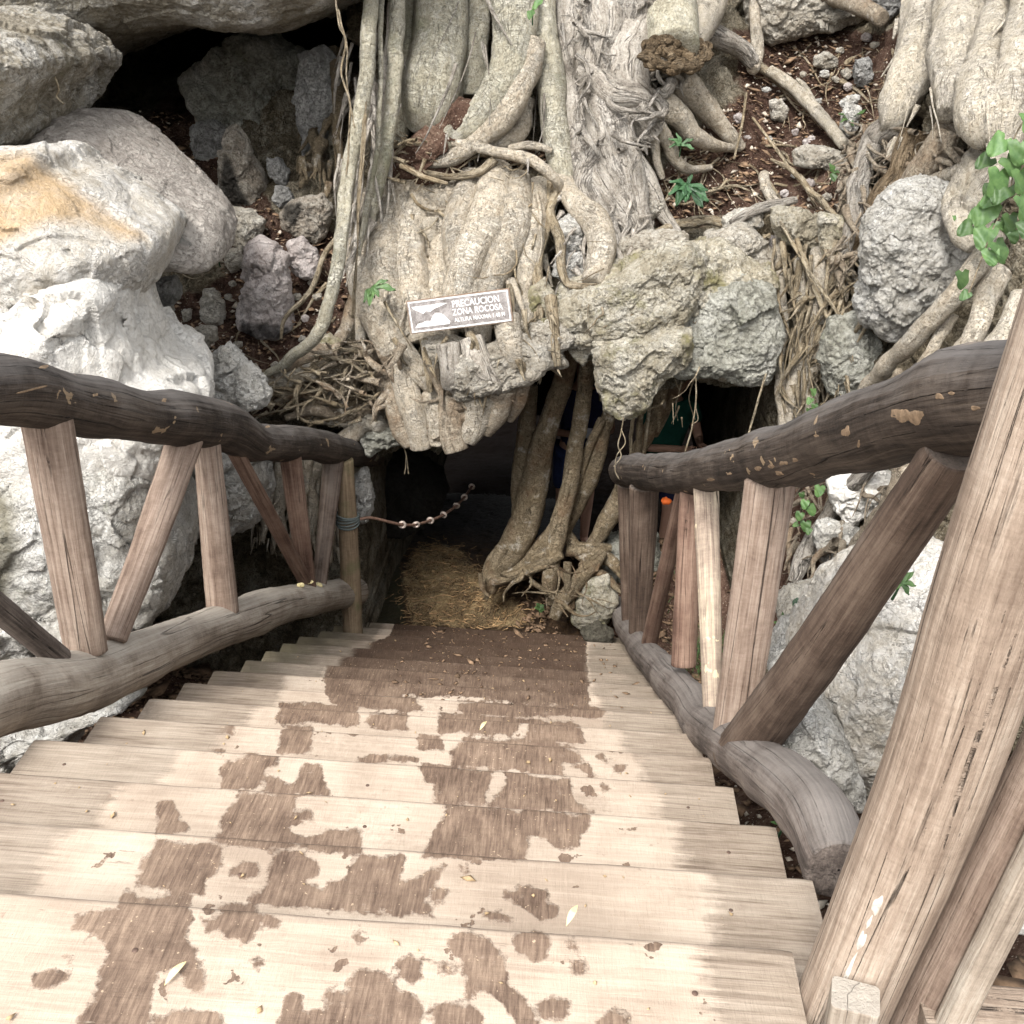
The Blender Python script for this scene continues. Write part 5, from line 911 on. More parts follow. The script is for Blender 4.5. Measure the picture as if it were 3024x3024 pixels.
# ---------------------------------------------------------------- second tree at the right
rt=empty('pale_tree',S(1780,300,.2)-[0,0,.3],'cream barked tree with broken trunk feet and roots gripping the slope at the top right','tree')
RTR=[([(1770,-140,.5),(1755,0,.5),(1740,80,.5),(1715,160,.48),(1690,215,.45),(1668,250,.35)],[44,44,44,38,32,16],'right'),
([(1725,-140,.4),(1722,0,.45),(1712,100,.45),(1690,180,.42),(1672,225,.35)],[18,18,18,18,12],'right'),
([(1830,-140,.5),(1820,0,.55),(1805,90,.55),(1795,160,.55),(1785,210,.5)],[52,50,46,36,22],'right'),
([(1925,-140,.5),(1900,0,.5),(1868,90,.5),(1848,170,.55),(1850,230,.55),(1858,268,.45)],[36,34,36,44,46,22],'right'),
([(1965,-60,.5),(1935,80,.5),(1900,200,.45),(1885,300,.4),(1850,380,.35),(1842,440,.3)],[50,46,36,30,34,22],'right'),
([(1690,235,.35),(1650,268,.35),(1628,320,.35),(1618,390,.35),(1610,440,.3),(1590,500,.25)],[22,24,20,18,18,12],'figgrey'),
([(1725,250,.3),(1700,320,.3),(1660,390,.3),(1640,430,.28),(1610,470,.25)],[26,28,24,18,12],'stump'),
([(1790,240,.3),(1745,310,.35),(1705,370,.32),(1670,410,.3)],[26,26,18,10],'figbrown'),
([(1840,290,.4),(1810,320,.4),(1760,340,.35),(1700,360,.3),(1650,395,.3)],[18,14,12,10,7],'figlow'),
([(1850,300,.4),(1812,380,.4),(1820,440,.4),(1840,470,.35)],[30,28,24,14],'right'),
([(1880,440,.55),(1840,505,.6),(1785,575,.6),(1730,630,.58),(1680,680,.5),(1630,735,.4),(1600,770,.3)],[20,20,19,18,17,16,10],'figlow'),
([(1932,560,.6),(1890,640,.6),(1830,720,.55)],[26,28,26],'right'),
([(1880,520,.4),(1850,580,.45),(1830,640,.45),(1790,700,.4)],[24,22,20,18],'figlow'),
([(1800,590,.45),(1760,660,.45),(1720,730,.4),(1700,820,.4)],[11,12,14,16],'figlow'),
([(1700,700,.5),(1660,760,.45),(1620,800,.35)],[10,10,8],'figbrown'),
([(1715,830,.45),(1700,920,.45),(1650,1000,.4),(1600,1060,.35),(1560,1100,.3)],[22,24,20,17,14],'figbrown'),
([(1650,870,.35),(1600,930,.35),(1560,980,.32),(1520,1040,.3),(1500,1100,.25)],[14,16,15,16,12],'figgrey'),
([(1600,840,.3),(1590,900,.35),(1560,960,.3)],[9,9,8],'strand'),
([(1645,420,.2),(1600,480,.25),(1560,560,.25),(1535,640,.25),(1520,740,.22)],[10,10,10,9,8],'strand'),
([(1505,490,.2),(1520,560,.22),(1515,640,.25),(1500,720,.25),(1495,800,.2)],[13,15,16,17,16],'figlow'),
([(1540,470,.25),(1545,560,.28),(1540,640,.28),(1530,720,.28),(1530,790,.25)],[12,15,17,15,14],'figlow'),
([(1468,430,.2),(1470,520,.2),(1480,600,.22),(1470,690,.25),(1478,800,.22)],[8,9,10,11,12],'figlow'),
([(1490,420,.3),(1520,500,.35),(1560,600,.38),(1590,660,.35)],[5,5,5,4],'strand'),
([(1350,600,.3),(1330,660,.4),(1310,700,.4)],[5,5,4],'strand'),
([(1470,400,.3),(1520,440,.2),(1600,470,.3)],[7,6,5],'strand'),
([(1380,420,.35),(1420,398,.35),(1465,385,.35),(1500,378,.3)],[10,10,10,7],'figgrey'),
([(1455,300,.15),(1490,320,.2),(1530,360,.2),(1570,400,.2),(1600,420,.15)],[3,5,6,5,3],'strand'),
([(1440,330,.1),(1450,365,.15),(1490,400,.2),(1530,420,.2)],[9,10,9,7],'figlow'),
([(1240,440,.2),(1300,420,.2),(1350,415,.2),(1400,440,.2)],[8,10,9,5],'strand')]
for pts,r,m in RTR: rootS(pts,r,m,rt,name='trunk' if pts[0][1]<0 else 'root',groove=.3 if pts[0][1]<0 else .2,gf=1.5 if pts[0][1]<0 else 1.,lumps=.2,fine=.05,wob=.025,knots=2)
o=rootS([(1452,132,.22),(1500,168,.22),(1545,215,.2),(1592,272,.18)],[10,12,12,11],'right',None,name='fallen_log',groove=.08); tag(o,'pale cut branch lying diagonally down the red soil of the right slope','branch')
o=rootS([(1500,-30,.5),(1570,-10,.5),(1640,20,.45),(1665,35,.4)],[17,17,16,14],'figbrown',None,name='fallen_log',groove=.1); tag(o,'brown rotting log lying across the grey rock at the top edge','log')
o=rootS([(1408,175,.2),(1400,235,.25),(1385,300,.2)],[2.5,2.5,2],'strand',None,name='stick'); tag(o,'thin straight stick leaning on the soil right of the fig root toes','stick')
o=rootS([(1420,222,.2),(1445,255,.22),(1500,330,.2),(1560,400,.15)],[2.5,2.5,2.5,2],'strand',None,name='stick'); tag(o,'long thin twig crossing the middle of the right soil slope','stick')
o=rootS([(1462,400,.45),(1520,500,.45),(1600,620,.4)],[3,3.5,3],'strand',None,name='stick'); tag(o,'long straight dead stem slanting over the root bundle on the right','stick')
o=rootS([(1504,150,.1),(1520,165,.12),(1548,212,.12)],[4,5,3.5],'right',None,name='stick'); tag(o,'short pale stick beside the broken white stones on the right slope','stick')
# wood block in the dark corner of the left slope
bx=box('wood_block',P(250,598,4.55),P(268,655,4.35),.09,.1,'post',None,up=(.2,-1,.3),n=8); tag(bx,'sawn brown wood block wedged under the boulder on the left slope','wood block')
# ---------------------------------------------------------------- thin aerial roots and hanging threads
def threads(name,lab,cat,strands,mat='strand',group=None):
    L=[tube(np.array([S(*p) for p in pts]) if isinstance(pts[0],tuple) else pts,np.full(len(pts),r),mat,raw=True,sides=6,seg=max(20,len(pts)*9),wob=.02,groove=.05) for pts,r in strands]
    V,Fc,tc=merge(L); o=mk(name,V,Fc,mat,None,{'tc':tc}); tag(o,lab,cat,group); return o
threads('hanging_root','curly pale hanging root hair in front of the dark hollow at the top','hanging root',[([(632,-60,1.5),(640,40,1.5),(652,75,1.5),(645,140,1.5),(660,190,1.4),(655,260,1.3),(650,330,1.2)],.005),([(640,20,1.5),(655,90,1.5),(655,150,1.4),(668,240,1.3)],.004)])
threads('hanging_root','forked white root thread hanging from the pointed rock over the cave','hanging root',[([(1176,790,.7),(1172,815,.7),(1166,840,.7),(1172,860,.7),(1158,880,.7)],.0035),([(1172,812,.7),(1180,835,.7),(1165,858,.7),(1160,885,.7),(1168,905,.7)],.003)])
threads('hanging_root','thin crooked root dangling in the right cave hole','hanging root',[([(1310,715,.5),(1313,760,.5),(1308,800,.5),(1300,830,.5),(1282,880,.5)],.0045),([(1313,765,.5),(1318,790,.5),(1308,800,.5)],.003)])
threads('hanging_root','straight grey root slanting across the right cave hole','hanging root',[([(1446,705,.5),(1430,760,.5),(1405,840,.5)],.006)])
threads('hanging_root','small forked root hair below the green stone at the cave lip','hanging root',[([(762,845,.3),(768,870,.3),(772,895,.3)],.003),([(765,858,.3),(766,880,.3),(764,895,.3)],.0025)])
threads('hanging_root','short wavy root hair hanging under the left overhang','hanging root',[([P(105,145,4.6),P(112,170,4.6),P(108,185,4.6),P(122,200,4.6)],.004)])
threads('root_strands','loose brown root hairs running down beside the pale aerial stem','hanging root',[([(690,120+i*9,.9),(682+i*2,260,.85),(675+i,400,.75),(672-i,520,.5),(668-i*2,600,.3)],.004) for i in range(4)])
threads('root_strands','bundle of fine straight roots crossing the dark left hollow','hanging root',[([P(160,205+i*6,6.2),P(240,260+i*9,5.9),P(300,300+i*11,5.9)],.005) for i in range(6)])
# ---------------------------------------------------------------- tangles of small roots (uncountable)
def tangle(name,region,n,ang,spread,length,rpx,off,mat,parent=None,seed=0,curl=.35,label=None):
    rg=np.random.default_rng(seed); reg=np.array(region,float); x0,y0=reg.min(0);x1,y1=reg.max(0); L=[]; c=0
    while len(L)<n and c<n*40:
        c+=1; x,y=rg.uniform(x0,x1),rg.uniform(y0,y1)
        if sdf(region,np.array([x]),np.array([y]))[0]<0: continue
        a=math.radians(ang)+rg.normal()*math.radians(spread); pts=[];l=length*rg.uniform(.6,1.7); m=int(rg.integers(4,8)); o0=off*rg.uniform(.3,1.1)
        for k in range(m):
            if k>1 and sdf(region,np.array([x]),np.array([y]))[0]<-10: break
            pts.append((x,y,o0+rg.normal()*.02)); a+=rg.normal()*curl; x+=math.cos(a)*l/m; y+=math.sin(a)*l/m
        m=len(pts)
        xs=[p[0] for p in pts]; ys=[p[1] for p in pts]; Yv=Ym(xs,ys); W=P(xs,ys,Yv-np.array([p[2] for p in pts]))
        r=rpx*rg.lognormal(0,.45)*mpp(W[0]); L.append(tube(W,np.array([r*.8,r,r*.9,r*.3]) if False else np.linspace(r*1.1,r*.22,m),mat,raw=True,sides=8,seg=m*5,groove=.15,lumps=.2,cap=False))
    V,Fc,tc=merge(L); o=mk(name,V,Fc,mat,parent,{'tc':tc}); o['kind']='stuff'
    if label: o['label']=label
    return o
tangle('root_tangle',[(470,730),(560,690),(680,640),(740,700),(760,780),(700,810),(560,790),(470,770)],150,190,35,110,3.2,.3,'strand',fig,1)
tangle('root_tangle',[(580,660),(700,640),(760,700),(780,790),(640,790)],80,170,60,90,4,.34,'figbrown',fig,2)
tangle('root_tangle',[(700,260),(860,250),(1000,290),(1060,340),(1000,360),(850,350),(740,350)],110,165,35,80,2.4,.42,'strand',fig,3)
tangle('root_tangle',[(780,620),(1050,560),(1060,700),(900,760),(800,700)],70,85,25,90,3,.5,'strand',fig,4)
tangle('root_tangle',[(640,60),(760,60),(740,360),(690,520),(640,500)],60,98,8,170,3.4,.45,'figgrey',fig,5,curl=.1)
tangle('root_tangle',[(1040,340),(1200,330),(1260,480),(1180,560),(1050,560)],90,95,40,90,3.6,.3,'figgrey',fig,6)
tangle('root_tangle',[(1060,0),(1280,0),(1290,180),(1180,330),(1080,250)],130,80,40,100,4.5,.5,'figgrey',fig,7,curl=.5)
tangle('root_tangle',[(470,830),(640,820),(660,1060),(480,1040)],90,92,14,150,4,.25,'figlow',fig,8,curl=.15)
tangle('root_tangle',[(1440,440),(1600,440),(1640,520),(1590,760),(1480,790),(1450,640)],170,95,18,150,3.4,.35,'strand',rt,9,curl=.14)
tangle('root_tangle',[(1480,560),(1680,480),(1660,600),(1540,720)],70,135,14,140,3.2,.42,'strand',rt,10,curl=.12)
tangle('root_tangle',[(1600,240),(1840,230),(1830,340),(1700,400),(1600,470),(1580,380)],150,115,45,90,4.4,.4,'figbrown',rt,11,curl=.4)
tangle('root_tangle',[(1560,480),(1640,400),(1660,420),(1620,500),(1590,560)],50,110,25,90,3.6,.4,'figbrown',rt,12)
tangle('root_tangle',[(1500,860),(1720,860),(1700,1000),(1560,1100),(1480,1100)],60,120,35,120,3.6,.35,'figbrown',rt,13)
tangle('root_tangle',[(600,110),(650,80),(650,360),(570,350),(560,260)],22,108,14,170,8,.22,'figcave',fig,14,curl=.15)
tangle('root_tangle',[(690,360),(1040,360),(1020,600),(960,640),(760,640),(690,520)],40,97,14,190,4.5,.38,'figlow',fig,21,curl=.13)
tangle('root_tangle',[(700,350),(1050,350),(1030,620),(960,700),(760,690),(690,520)],55,100,30,130,2.2,.42,'strand',fig,24,curl=.3)
tangle('root_tangle',[(1100,430),(1340,440),(1460,520),(1300,640),(1050,620)],40,110,45,90,1.8,.5,'strand',fig,25,curl=.4)
tangle('root_tangle',[(745,-20),(1060,-20),(1060,320),(900,300),(740,330)],26,95,9,210,2.4,.62,'figgrey',fig,26,curl=.1)
tangle('root_tangle',[(1690,-20),(1930,-20),(1900,260),(1690,260)],26,103,10,170,3.2,.68,'right',rt,27,curl=.12)
tangle('root_tangle',[(720,640),(980,700),(960,800),(800,840),(740,780)],60,88,18,90,7,.42,'figbrown',fig,22,curl=.2)
tangle('root_tangle',[(930,1080),(1050,1060),(1180,1070),(1150,1160),(960,1140)],22,40,60,80,3.,.08,'figcave',fig,23,curl=.3)
tangle('root_tangle',[(1240,280),(1400,250),(1600,280),(1580,420),(1400,420),(1250,400)],45,35,60,110,1.7,.07,'strand',rt,15,curl=.4)
tangle('root_tangle',[(1400,90),(1700,60),(1660,240),(1480,240)],35,60,60,90,1.6,.07,'strand',rt,16,curl=.4)
tangle('root_tangle',[(300,440),(620,480),(640,760),(380,740)],45,100,60,80,1.6,.06,'strand',fig,17,curl=.4)
tangle('root_tangle',[(1240,640),(1330,660),(1300,800),(1200,800)],12,100,15,80,2.,.45,'strand',fig,18,curl=.2)
# litter: wood chips, bark flakes and pebbles on soil (uncountable)
def litter(name,mat,n,pick,size,seed,flat=.3):
    rg=np.random.default_rng(seed); Vs=[];Fs=[];k=0
    oct_=np.array([(1,0,0),(-1,0,0),(0,1,0),(0,-1,0),(0,0,1),(0,0,-1)],float); fo=np.array([(0,2,4),(2,1,4),(1,3,4),(3,0,4),(2,0,5),(1,2,5),(3,1,5),(0,3,5)])
    for p in pick(rg,n):
        s=size*rg.lognormal(0,.5); v=oct_*np.array([s*rg.uniform(.6,1.6),s*rg.uniform(.4,.9),s*flat])*(1+.3*rg.normal(size=(6,1))); a=rg.uniform(0,6.28)
        v=v@np.array([[math.cos(a),math.sin(a),0],[-math.sin(a),math.cos(a),0],[0,0,1]]).T; v[:,2]+=v[:,0]*rg.normal()*.3; Vs.append(v+p);Fs.append(fo+k);k+=6
    o=mk(name,np.vstack(Vs),np.vstack(Fs),mat,None,smooth=False); tag(o,kind='stuff'); return o
def picksheet(polys,off=.03):
    def f(rg,n):
        out=[]
        for p in polys:
            a=np.array(p,float); m=n*2//len(polys); x=rg.uniform(a[:,0].min(),a[:,0].max(),m);y=rg.uniform(a[:,1].min(),a[:,1].max(),m); k=sdf(p,x,y)>0; x,y=x[k],y[k]; V=P(x,y,Ym(x,y)); 
            V=V-np.array([0,1,0])*(.14*fbm(V*1.6,5,.55)[:,None]+off)*1.0; out.append(V)
        return np.vstack(out)
    return f
litter('pebbles','peb',900,picksheet(SOILS[:2]+[[(700,300),(900,200),(1050,300),(860,340)]]),.011,1,.6)
litter('bark_chips','litter',3000,picksheet(SOILS[:2]+[[(700,300),(900,200),(1050,300),(860,340)]]),.016,2,.25)
def pickground(x0,x1,y0,y1,up=.015):
    def f(rg,n):
        X=rg.uniform(x0,x1,n);Y=rg.uniform(y0,y1,n); q=np.stack([X,Y,0*X],1); Zg=ground_z(X,Y)+.07*fbm(q*2.2,4)+.035*fbm(q*9,4)+.02*fbm(q*24,3,.6,True)
        return np.stack([X,Y,Zg+up],1)
    return f
litter('leaf_litter','litter',2600,pickground(-2.3,-1.2,1.5,5.4),.022,3,.12)
litter('leaf_litter','litter',1600,pickground(.35,1.6,.8,6.2),.02,4,.14)
litter('pebbles','peb',500,pickground(.5,1.8,.8,4.5),.012,5,.6)
litter('bark_chips','litter',700,pickground(-.2,.9,5.55,6.5),.02,6,.2)
def onstairs(rg,n):
    k=rg.integers(0,15,n); return np.stack([rg.uniform(XL+.1,XR-.1,n),D0+k*RUN-rg.uniform(.03,RUN-.02,n),-k*RISE+.004],1)
litter('sawdust_crumbs','cut',420,onstairs,.0035,7,.5)
def onlow(rg,n):
    k=rg.integers(7,15,n); return np.stack([rg.uniform(-.75,.4,n),D0+k*RUN-rg.uniform(.0,RUN-.1,n),-k*RISE+.005],1)
litter('bark_chips','litter',420,onlow,.009,8,.2)
for (x,y,k,l) in [(1068,1748,0,'small curled yellow leaf standing on the edge of the top step'),(310,1860,0,'narrow dry yellow leaf lying on the top step'),(905,1378,6,'short straw piece lying on the brown steps in the middle')]:
    c=PZ(x,y,-k*RISE+.006) if k==0 else PZ(x,y,-4*RISE+.006); a=np.linspace(0,1,9); w=.005*np.sin(a*math.pi); v=np.concatenate([np.stack([w,a*.045,.006*np.sin(a*3.1)],1),np.stack([-w,a*.045,.006*np.sin(a*3.1)+.002],1)])@np.array(Matrix.Rotation(-.4,3,'Z')).T+c
    o=mk('dry_leaf',v,[(i,i+1,10+i,9+i) for i in range(8)],'fungus'); tag(o,l,'leaf')
rg=np.random.default_rng(44); Lq=[]   # straw and fibre trodden into the path
while len(Lq)<460:
    x,y=rg.uniform(-1.1,.15),rg.uniform(5.52,7.2); px_,py_=proj(np.array([[x,y,-2.54]]))
    if sdf([(785,1015),(830,1005),(870,1020),(905,1080),(950,1135),(1010,1190),(775,1195),(760,1130),(760,1070)],px_,py_)[0]<rg.uniform(-25,0): continue
    a=rg.uniform(0,6.28); l=rg.uniform(.03,.1); pts=[]
    for k in range(4):
        q=np.array([[x,y,0.]]); pts.append([x,y,float(ground_z(np.array([x]),np.array([y]))[0]+.07*fbm(q*2.2,4)[0]*.45+.035*fbm(q*9,4)[0]*.45)+.03+rg.uniform(0,.008)]); a+=rg.normal()*.5; x+=math.cos(a)*l/3; y+=math.sin(a)*l/3
    Lq.append(tube(np.array(pts),np.full(4,rg.uniform(.0018,.004)),'straw',raw=True,sides=4,seg=8,cap=False))
V,Fc,tc=merge(Lq); o=mk('straw_litter',V,Fc,'straw',None,{'tc':tc}); tag(o,kind='stuff')
# ---------------------------------------------------------------- plants
def leafmesh(c,dirv,nrm,L,W,heart=False,fold=.25):
    d=np.array(dirv,float);d/=np.linalg.norm(d);n=np.array(nrm,float);n=n-d*(n@d);n/=np.linalg.norm(n);s=np.cross(d,n); m=13
    t=np.linspace(0,1,m)
    if heart: w=W*np.sqrt(np.clip(1-(1-t)**1.0*0-((t-.28)/.72).clip(0)**1.25,0,1))*np.clip(t/.10+.35,0,1); base=-.18*L*np.ones(m)
    else: w=W*np.sin(np.pi*t**.8)**.85
    V=[];cols=7
    for i in range(m):
        for j in range(cols):
            u=(j/(cols-1)*2-1); back=-.22*L*abs(u)**1.5*(1-t[i])**2 if heart else 0
            V.append(np.array(c)+d*(t[i]*L+back)+s*(u*w[i])+n*(fold*abs(u)*w[i]*.6-.18*L*t[i]**2+.012*math.sin(9*t[i]+u*4)*L/.08*.5))
    Fc=[(i*cols+j,i*cols+j+1,(i+1)*cols+j+1,(i+1)*cols+j) for i in range(m-1) for j in range(cols-1)]
    return np.array(V),Fc
def leaf(parent,c,dirv,nrm,L,W,mat,heart=False,name='leaf'):
    V,Fc=leafmesh(c,dirv,nrm,L,W,heart); return mk(name,V,Fc,mat,parent)
def vine(lab,pts,leaves,off,size,mat='leaf',Y=None,group=None):
    Wp=np.array([P(x,y,(Y if Y else float(Ym(x,y)[0])-off)) for x,y in pts]); v=empty('climbing_vine',Wp[-1],lab,'vine',group)
    tube(Wp,np.full(len(Wp),.0028),'strand','stem',v,sides=6,seg=60,wob=.02)
    for (x,y,s,a) in leaves:
        c=P(x,y,(Y if Y else float(Ym(x,y)[0])-off)-random.uniform(.02,.12)); m=mpp(c)*s*random.uniform(.62,.95); a=math.radians(a+random.uniform(-35,35)); d=RT*math.sin(a)-UP*math.cos(a)+FW*random.uniform(-.3,.2)
        n=-FW*1.+UP*random.uniform(.1,.7)+RT*random.uniform(-.5,.5); leaf(v,c,d,n,m*1.1,m*.55,mat,True)
vine('large cluster of heart shaped green vine leaves hanging at the right edge',[(1960,180),(1915,270),(1905,360),(1870,440),(1850,500),(1826,560)],
 [(1895,262,44,-20),(1935,220,46,10),(1925,270,44,20),(1868,298,34,-40),(1885,325,50,-10),(1925,325,48,10),(1925,375,50,20),(1900,352,48,-15),(1868,350,34,-30),(1872,388,46,-10),(1905,408,44,15),(1850,400,40,-30),(1835,425,34,-50),(1862,430,44,0),(1888,418,30,20),(1880,460,40,5),(1868,472,30,-10),(1935,420,40,0),(1815,515,34,0),(1826,552,26,-80),(1800,408,12,0),(1900,300,46,0),(1940,300,48,30),(1880,370,40,-30),(1910,440,30,10)],.75,1)
vine('short vine with tiny heart leaves hanging above the right top rail log',[(1528,700),(1536,740),(1530,775)],[(1534,735,16,0),(1530,752,14,-10),(1537,763,13,20),(1526,772,14,-30)],.4,1)
vine('bright green vine sprig seen under the right top rail log',[(1540,905),(1525,940),(1515,990)],[(1547,918,20,10),(1512,930,14,0),(1520,945,22,-20),(1527,955,20,20),(1510,968,18,-30),(1520,985,20,0),(1505,988,15,-60),(1527,998,16,10)],.5,1)
def seedling(lab,x,y,off,leaves,mat='leafd',Y=None,w=.26):
    c=P(x,y,Y if Y else float(Ym(x,y)[0])-off); v=empty('seedling',c-[0,0,.03],lab,'plant')
    tube(np.array([c+[0,.03,-.07],c+[0,.01,-.03],c]),np.array([.004,.003,.003]),'leafd','stem',v,sides=6,seg=8)
    for a,s,f in leaves:
        a=math.radians(a); m=mpp(c)*s; d=RT*math.sin(a)+UP*math.cos(a)*.9-FW*f; n=-FW*.9+UP*.7; leaf(v,c,d,n,m,m*w*.8,mat)
seedling('dark glossy seedling with drooping leaves on the soil beside the fig roots',1297,348,.4,[(-115,42,.3),(-150,50,.4),(-75,35,.3),(180,34,.5),(150,56,.4),(130,52,.3),(105,40,.3),(20,22,.2),(-170,40,.5)])
seedling('pale green seedling above the dark glossy one on the fig roots',1285,272,.35,[(-60,26,.3),(-100,24,.3),(-20,22,.3),(60,24,.3),(110,26,.3)],'leaft')
seedling('light green three leaved seedling sprouting left of the warning sign',704,540,.55,[(-150,36,.3),(-170,40,.4),(95,44,.3),(60,30,.3),(150,26,.4)],'leaf',w=.24)
seedling('small green sprout beside the stones near the right tree foot',1600,222,.3,[(-120,18,.3),(-60,20,.3),(60,34,.3),(20,20,.3),(150,20,.3)],'leaf')
seedling('tiny green sprout beside the cream block on the right slope',1572,325,.3,[(-20,18,.3),(180,20,.4),(90,14,.3)],'leaf',w=.5)
seedling('green leaf pair at the very top of the fig trunk',1005,18,.95,[(-160,22,.3),(40,26,.3)],'leaf',w=.45)
seedling('tiny green sprout beside the mauve slab tip',410,482,.35,[(-30,12,.3),(10,15,.3),(50,12,.3)],'leaf')
seedling('green spiky sprout between stones behind the right railing',1476,1180,.2,[(-60,22,.3),(0,26,.3),(60,24,.3),(120,24,.3),(-120,20,.3)],'leaf',Y=3.0)
seedling('tiny green plant on the mound at the stair foot',1018,1148,.2,[(-70,10,.3),(-20,12,.3),(40,11,.3),(100,10,.3),(150,9,.3)],'leaf',Y=5.62,w=.6)
seedling('yellow green sprig on the white boulder behind the big post',1700,1098,.2,[(-70,30,.3),(-20,32,.3),(40,30,.3),(100,28,.3),(150,28,.3),(-130,26,.3)],'leaf',Y=2.25,w=.3)
seedling('green weed in the dark gap beside the bottom log end',1478,1558,.2,[(-60,26,.3),(0,30,.3),(60,26,.3),(150,24,.3)],'leaf',Y=1.75)
seedling('green weed on the dark soil below the bleached plank',1862,1768,.2,[(-90,34,.2),(-40,30,.3),(80,28,.3),(140,34,.3),(10,26,.3)],'leaf',Y=1.12,w=.4)
# round leaf plant
cP=P(1508,1140,3.08); rl_=empty('round_leaf_plant',cP-[0,0,.04],'single round glossy green leaf on the cream stone behind the right railing','plant')
aa=np.linspace(0,2*math.pi,24,endpoint=False); U1,U2=RT*.9-FW*.2,UP*.8+FW*.5; r_=15*mpp(cP)
Vr=[cP]+[cP+(U1*math.cos(a)+U2*math.sin(a))*r_*q*(1+.03*math.sin(8*a))-FW*.006*(q+.3*math.sin(9*a)) for q in(.5,1) for a in aa]
mk('leaf',np.array(Vr),[(0,1+i,1+(i+1)%24) for i in range(24)]+[(1+i,25+i,25+(i+1)%24,1+(i+1)%24) for i in range(24)],'leafd',rl_); tube(np.array([cP,cP+[0,.03,-.05],cP+[0,.04,-.12]]),np.full(3,.003),'leafd','stem',rl_,sides=6,seg=8)
# grass behind the right balusters
def grass(name,n,cx,cy,cz,rx,ry,h,seed,label=None):
    rg=np.random.default_rng(seed);V=[];Fc=[]
    for i in range(n):
        x,y=cx+rg.normal()*rx,cy+rg.normal()*ry; b=np.array([x,y,float(ground_z(np.array([x]),np.array([y]))[0])-.02]); d=rg.normal(size=2)*.5; hh=h*rg.uniform(.5,1.3); k=len(V); w=.003
        for t in (0,.4,.75,1): 
            q=b+np.array([d[0]*hh*t*t,d[1]*hh*t*t,hh*t]); V+= [q-[w*(1.05-t),0,0],q+[w*(1.05-t),0,0]]
        Fc+=[(k,k+1,k+3,k+2),(k+2,k+3,k+5,k+4),(k+4,k+5,k+7,k+6)]
    tag(mk(name,V,Fc,'leaf'),kind='stuff')
gp=P(1380,950,5.3); grass('grass',260,gp[0],5.35,0,.10,.14,.14,1); gp=P(1255,975,6.0); grass('grass',60,gp[0],5.9,0,.04,.08,.1,2)
gp=P(1450,1100,4.2); grass('grass',80,gp[0],4.2,0,.1,.2,.07,3)
# ---------------------------------------------------------------- two visitors in the dark of the cave
def body(name,joints,edges,root,mat,parent,sub=2):
    me=bpy.data.meshes.new(name); me.from_pydata([tuple(j[:3]) for j in joints],edges,[]); o=bpy.data.objects.new(name,me); COL.objects.link(o)
    if parent is not None: o.parent=parent
    sk=o.modifiers.new('s','SKIN'); 
    for i,j in enumerate(joints): me.skin_vertices[0].data[i].radius=(j[3],j[4] if len(j)>4 else j[3])
    for i in range(len(joints)): me.skin_vertices[0].data[i].use_root=(i==root)
    sb=o.modifiers.new('u','SUBSURF'); sb.levels=sub; sb.render_levels=sub
    dg=bpy.context.evaluated_depsgraph_get(); m2=bpy.data.meshes.new_from_object(o.evaluated_get(dg)); o.modifiers.clear(); o.data=m2; m2.materials.clear(); m2.materials.append(M[mat])
    m2.polygons.foreach_set('use_smooth',[True]*len(m2.polygons)); return o
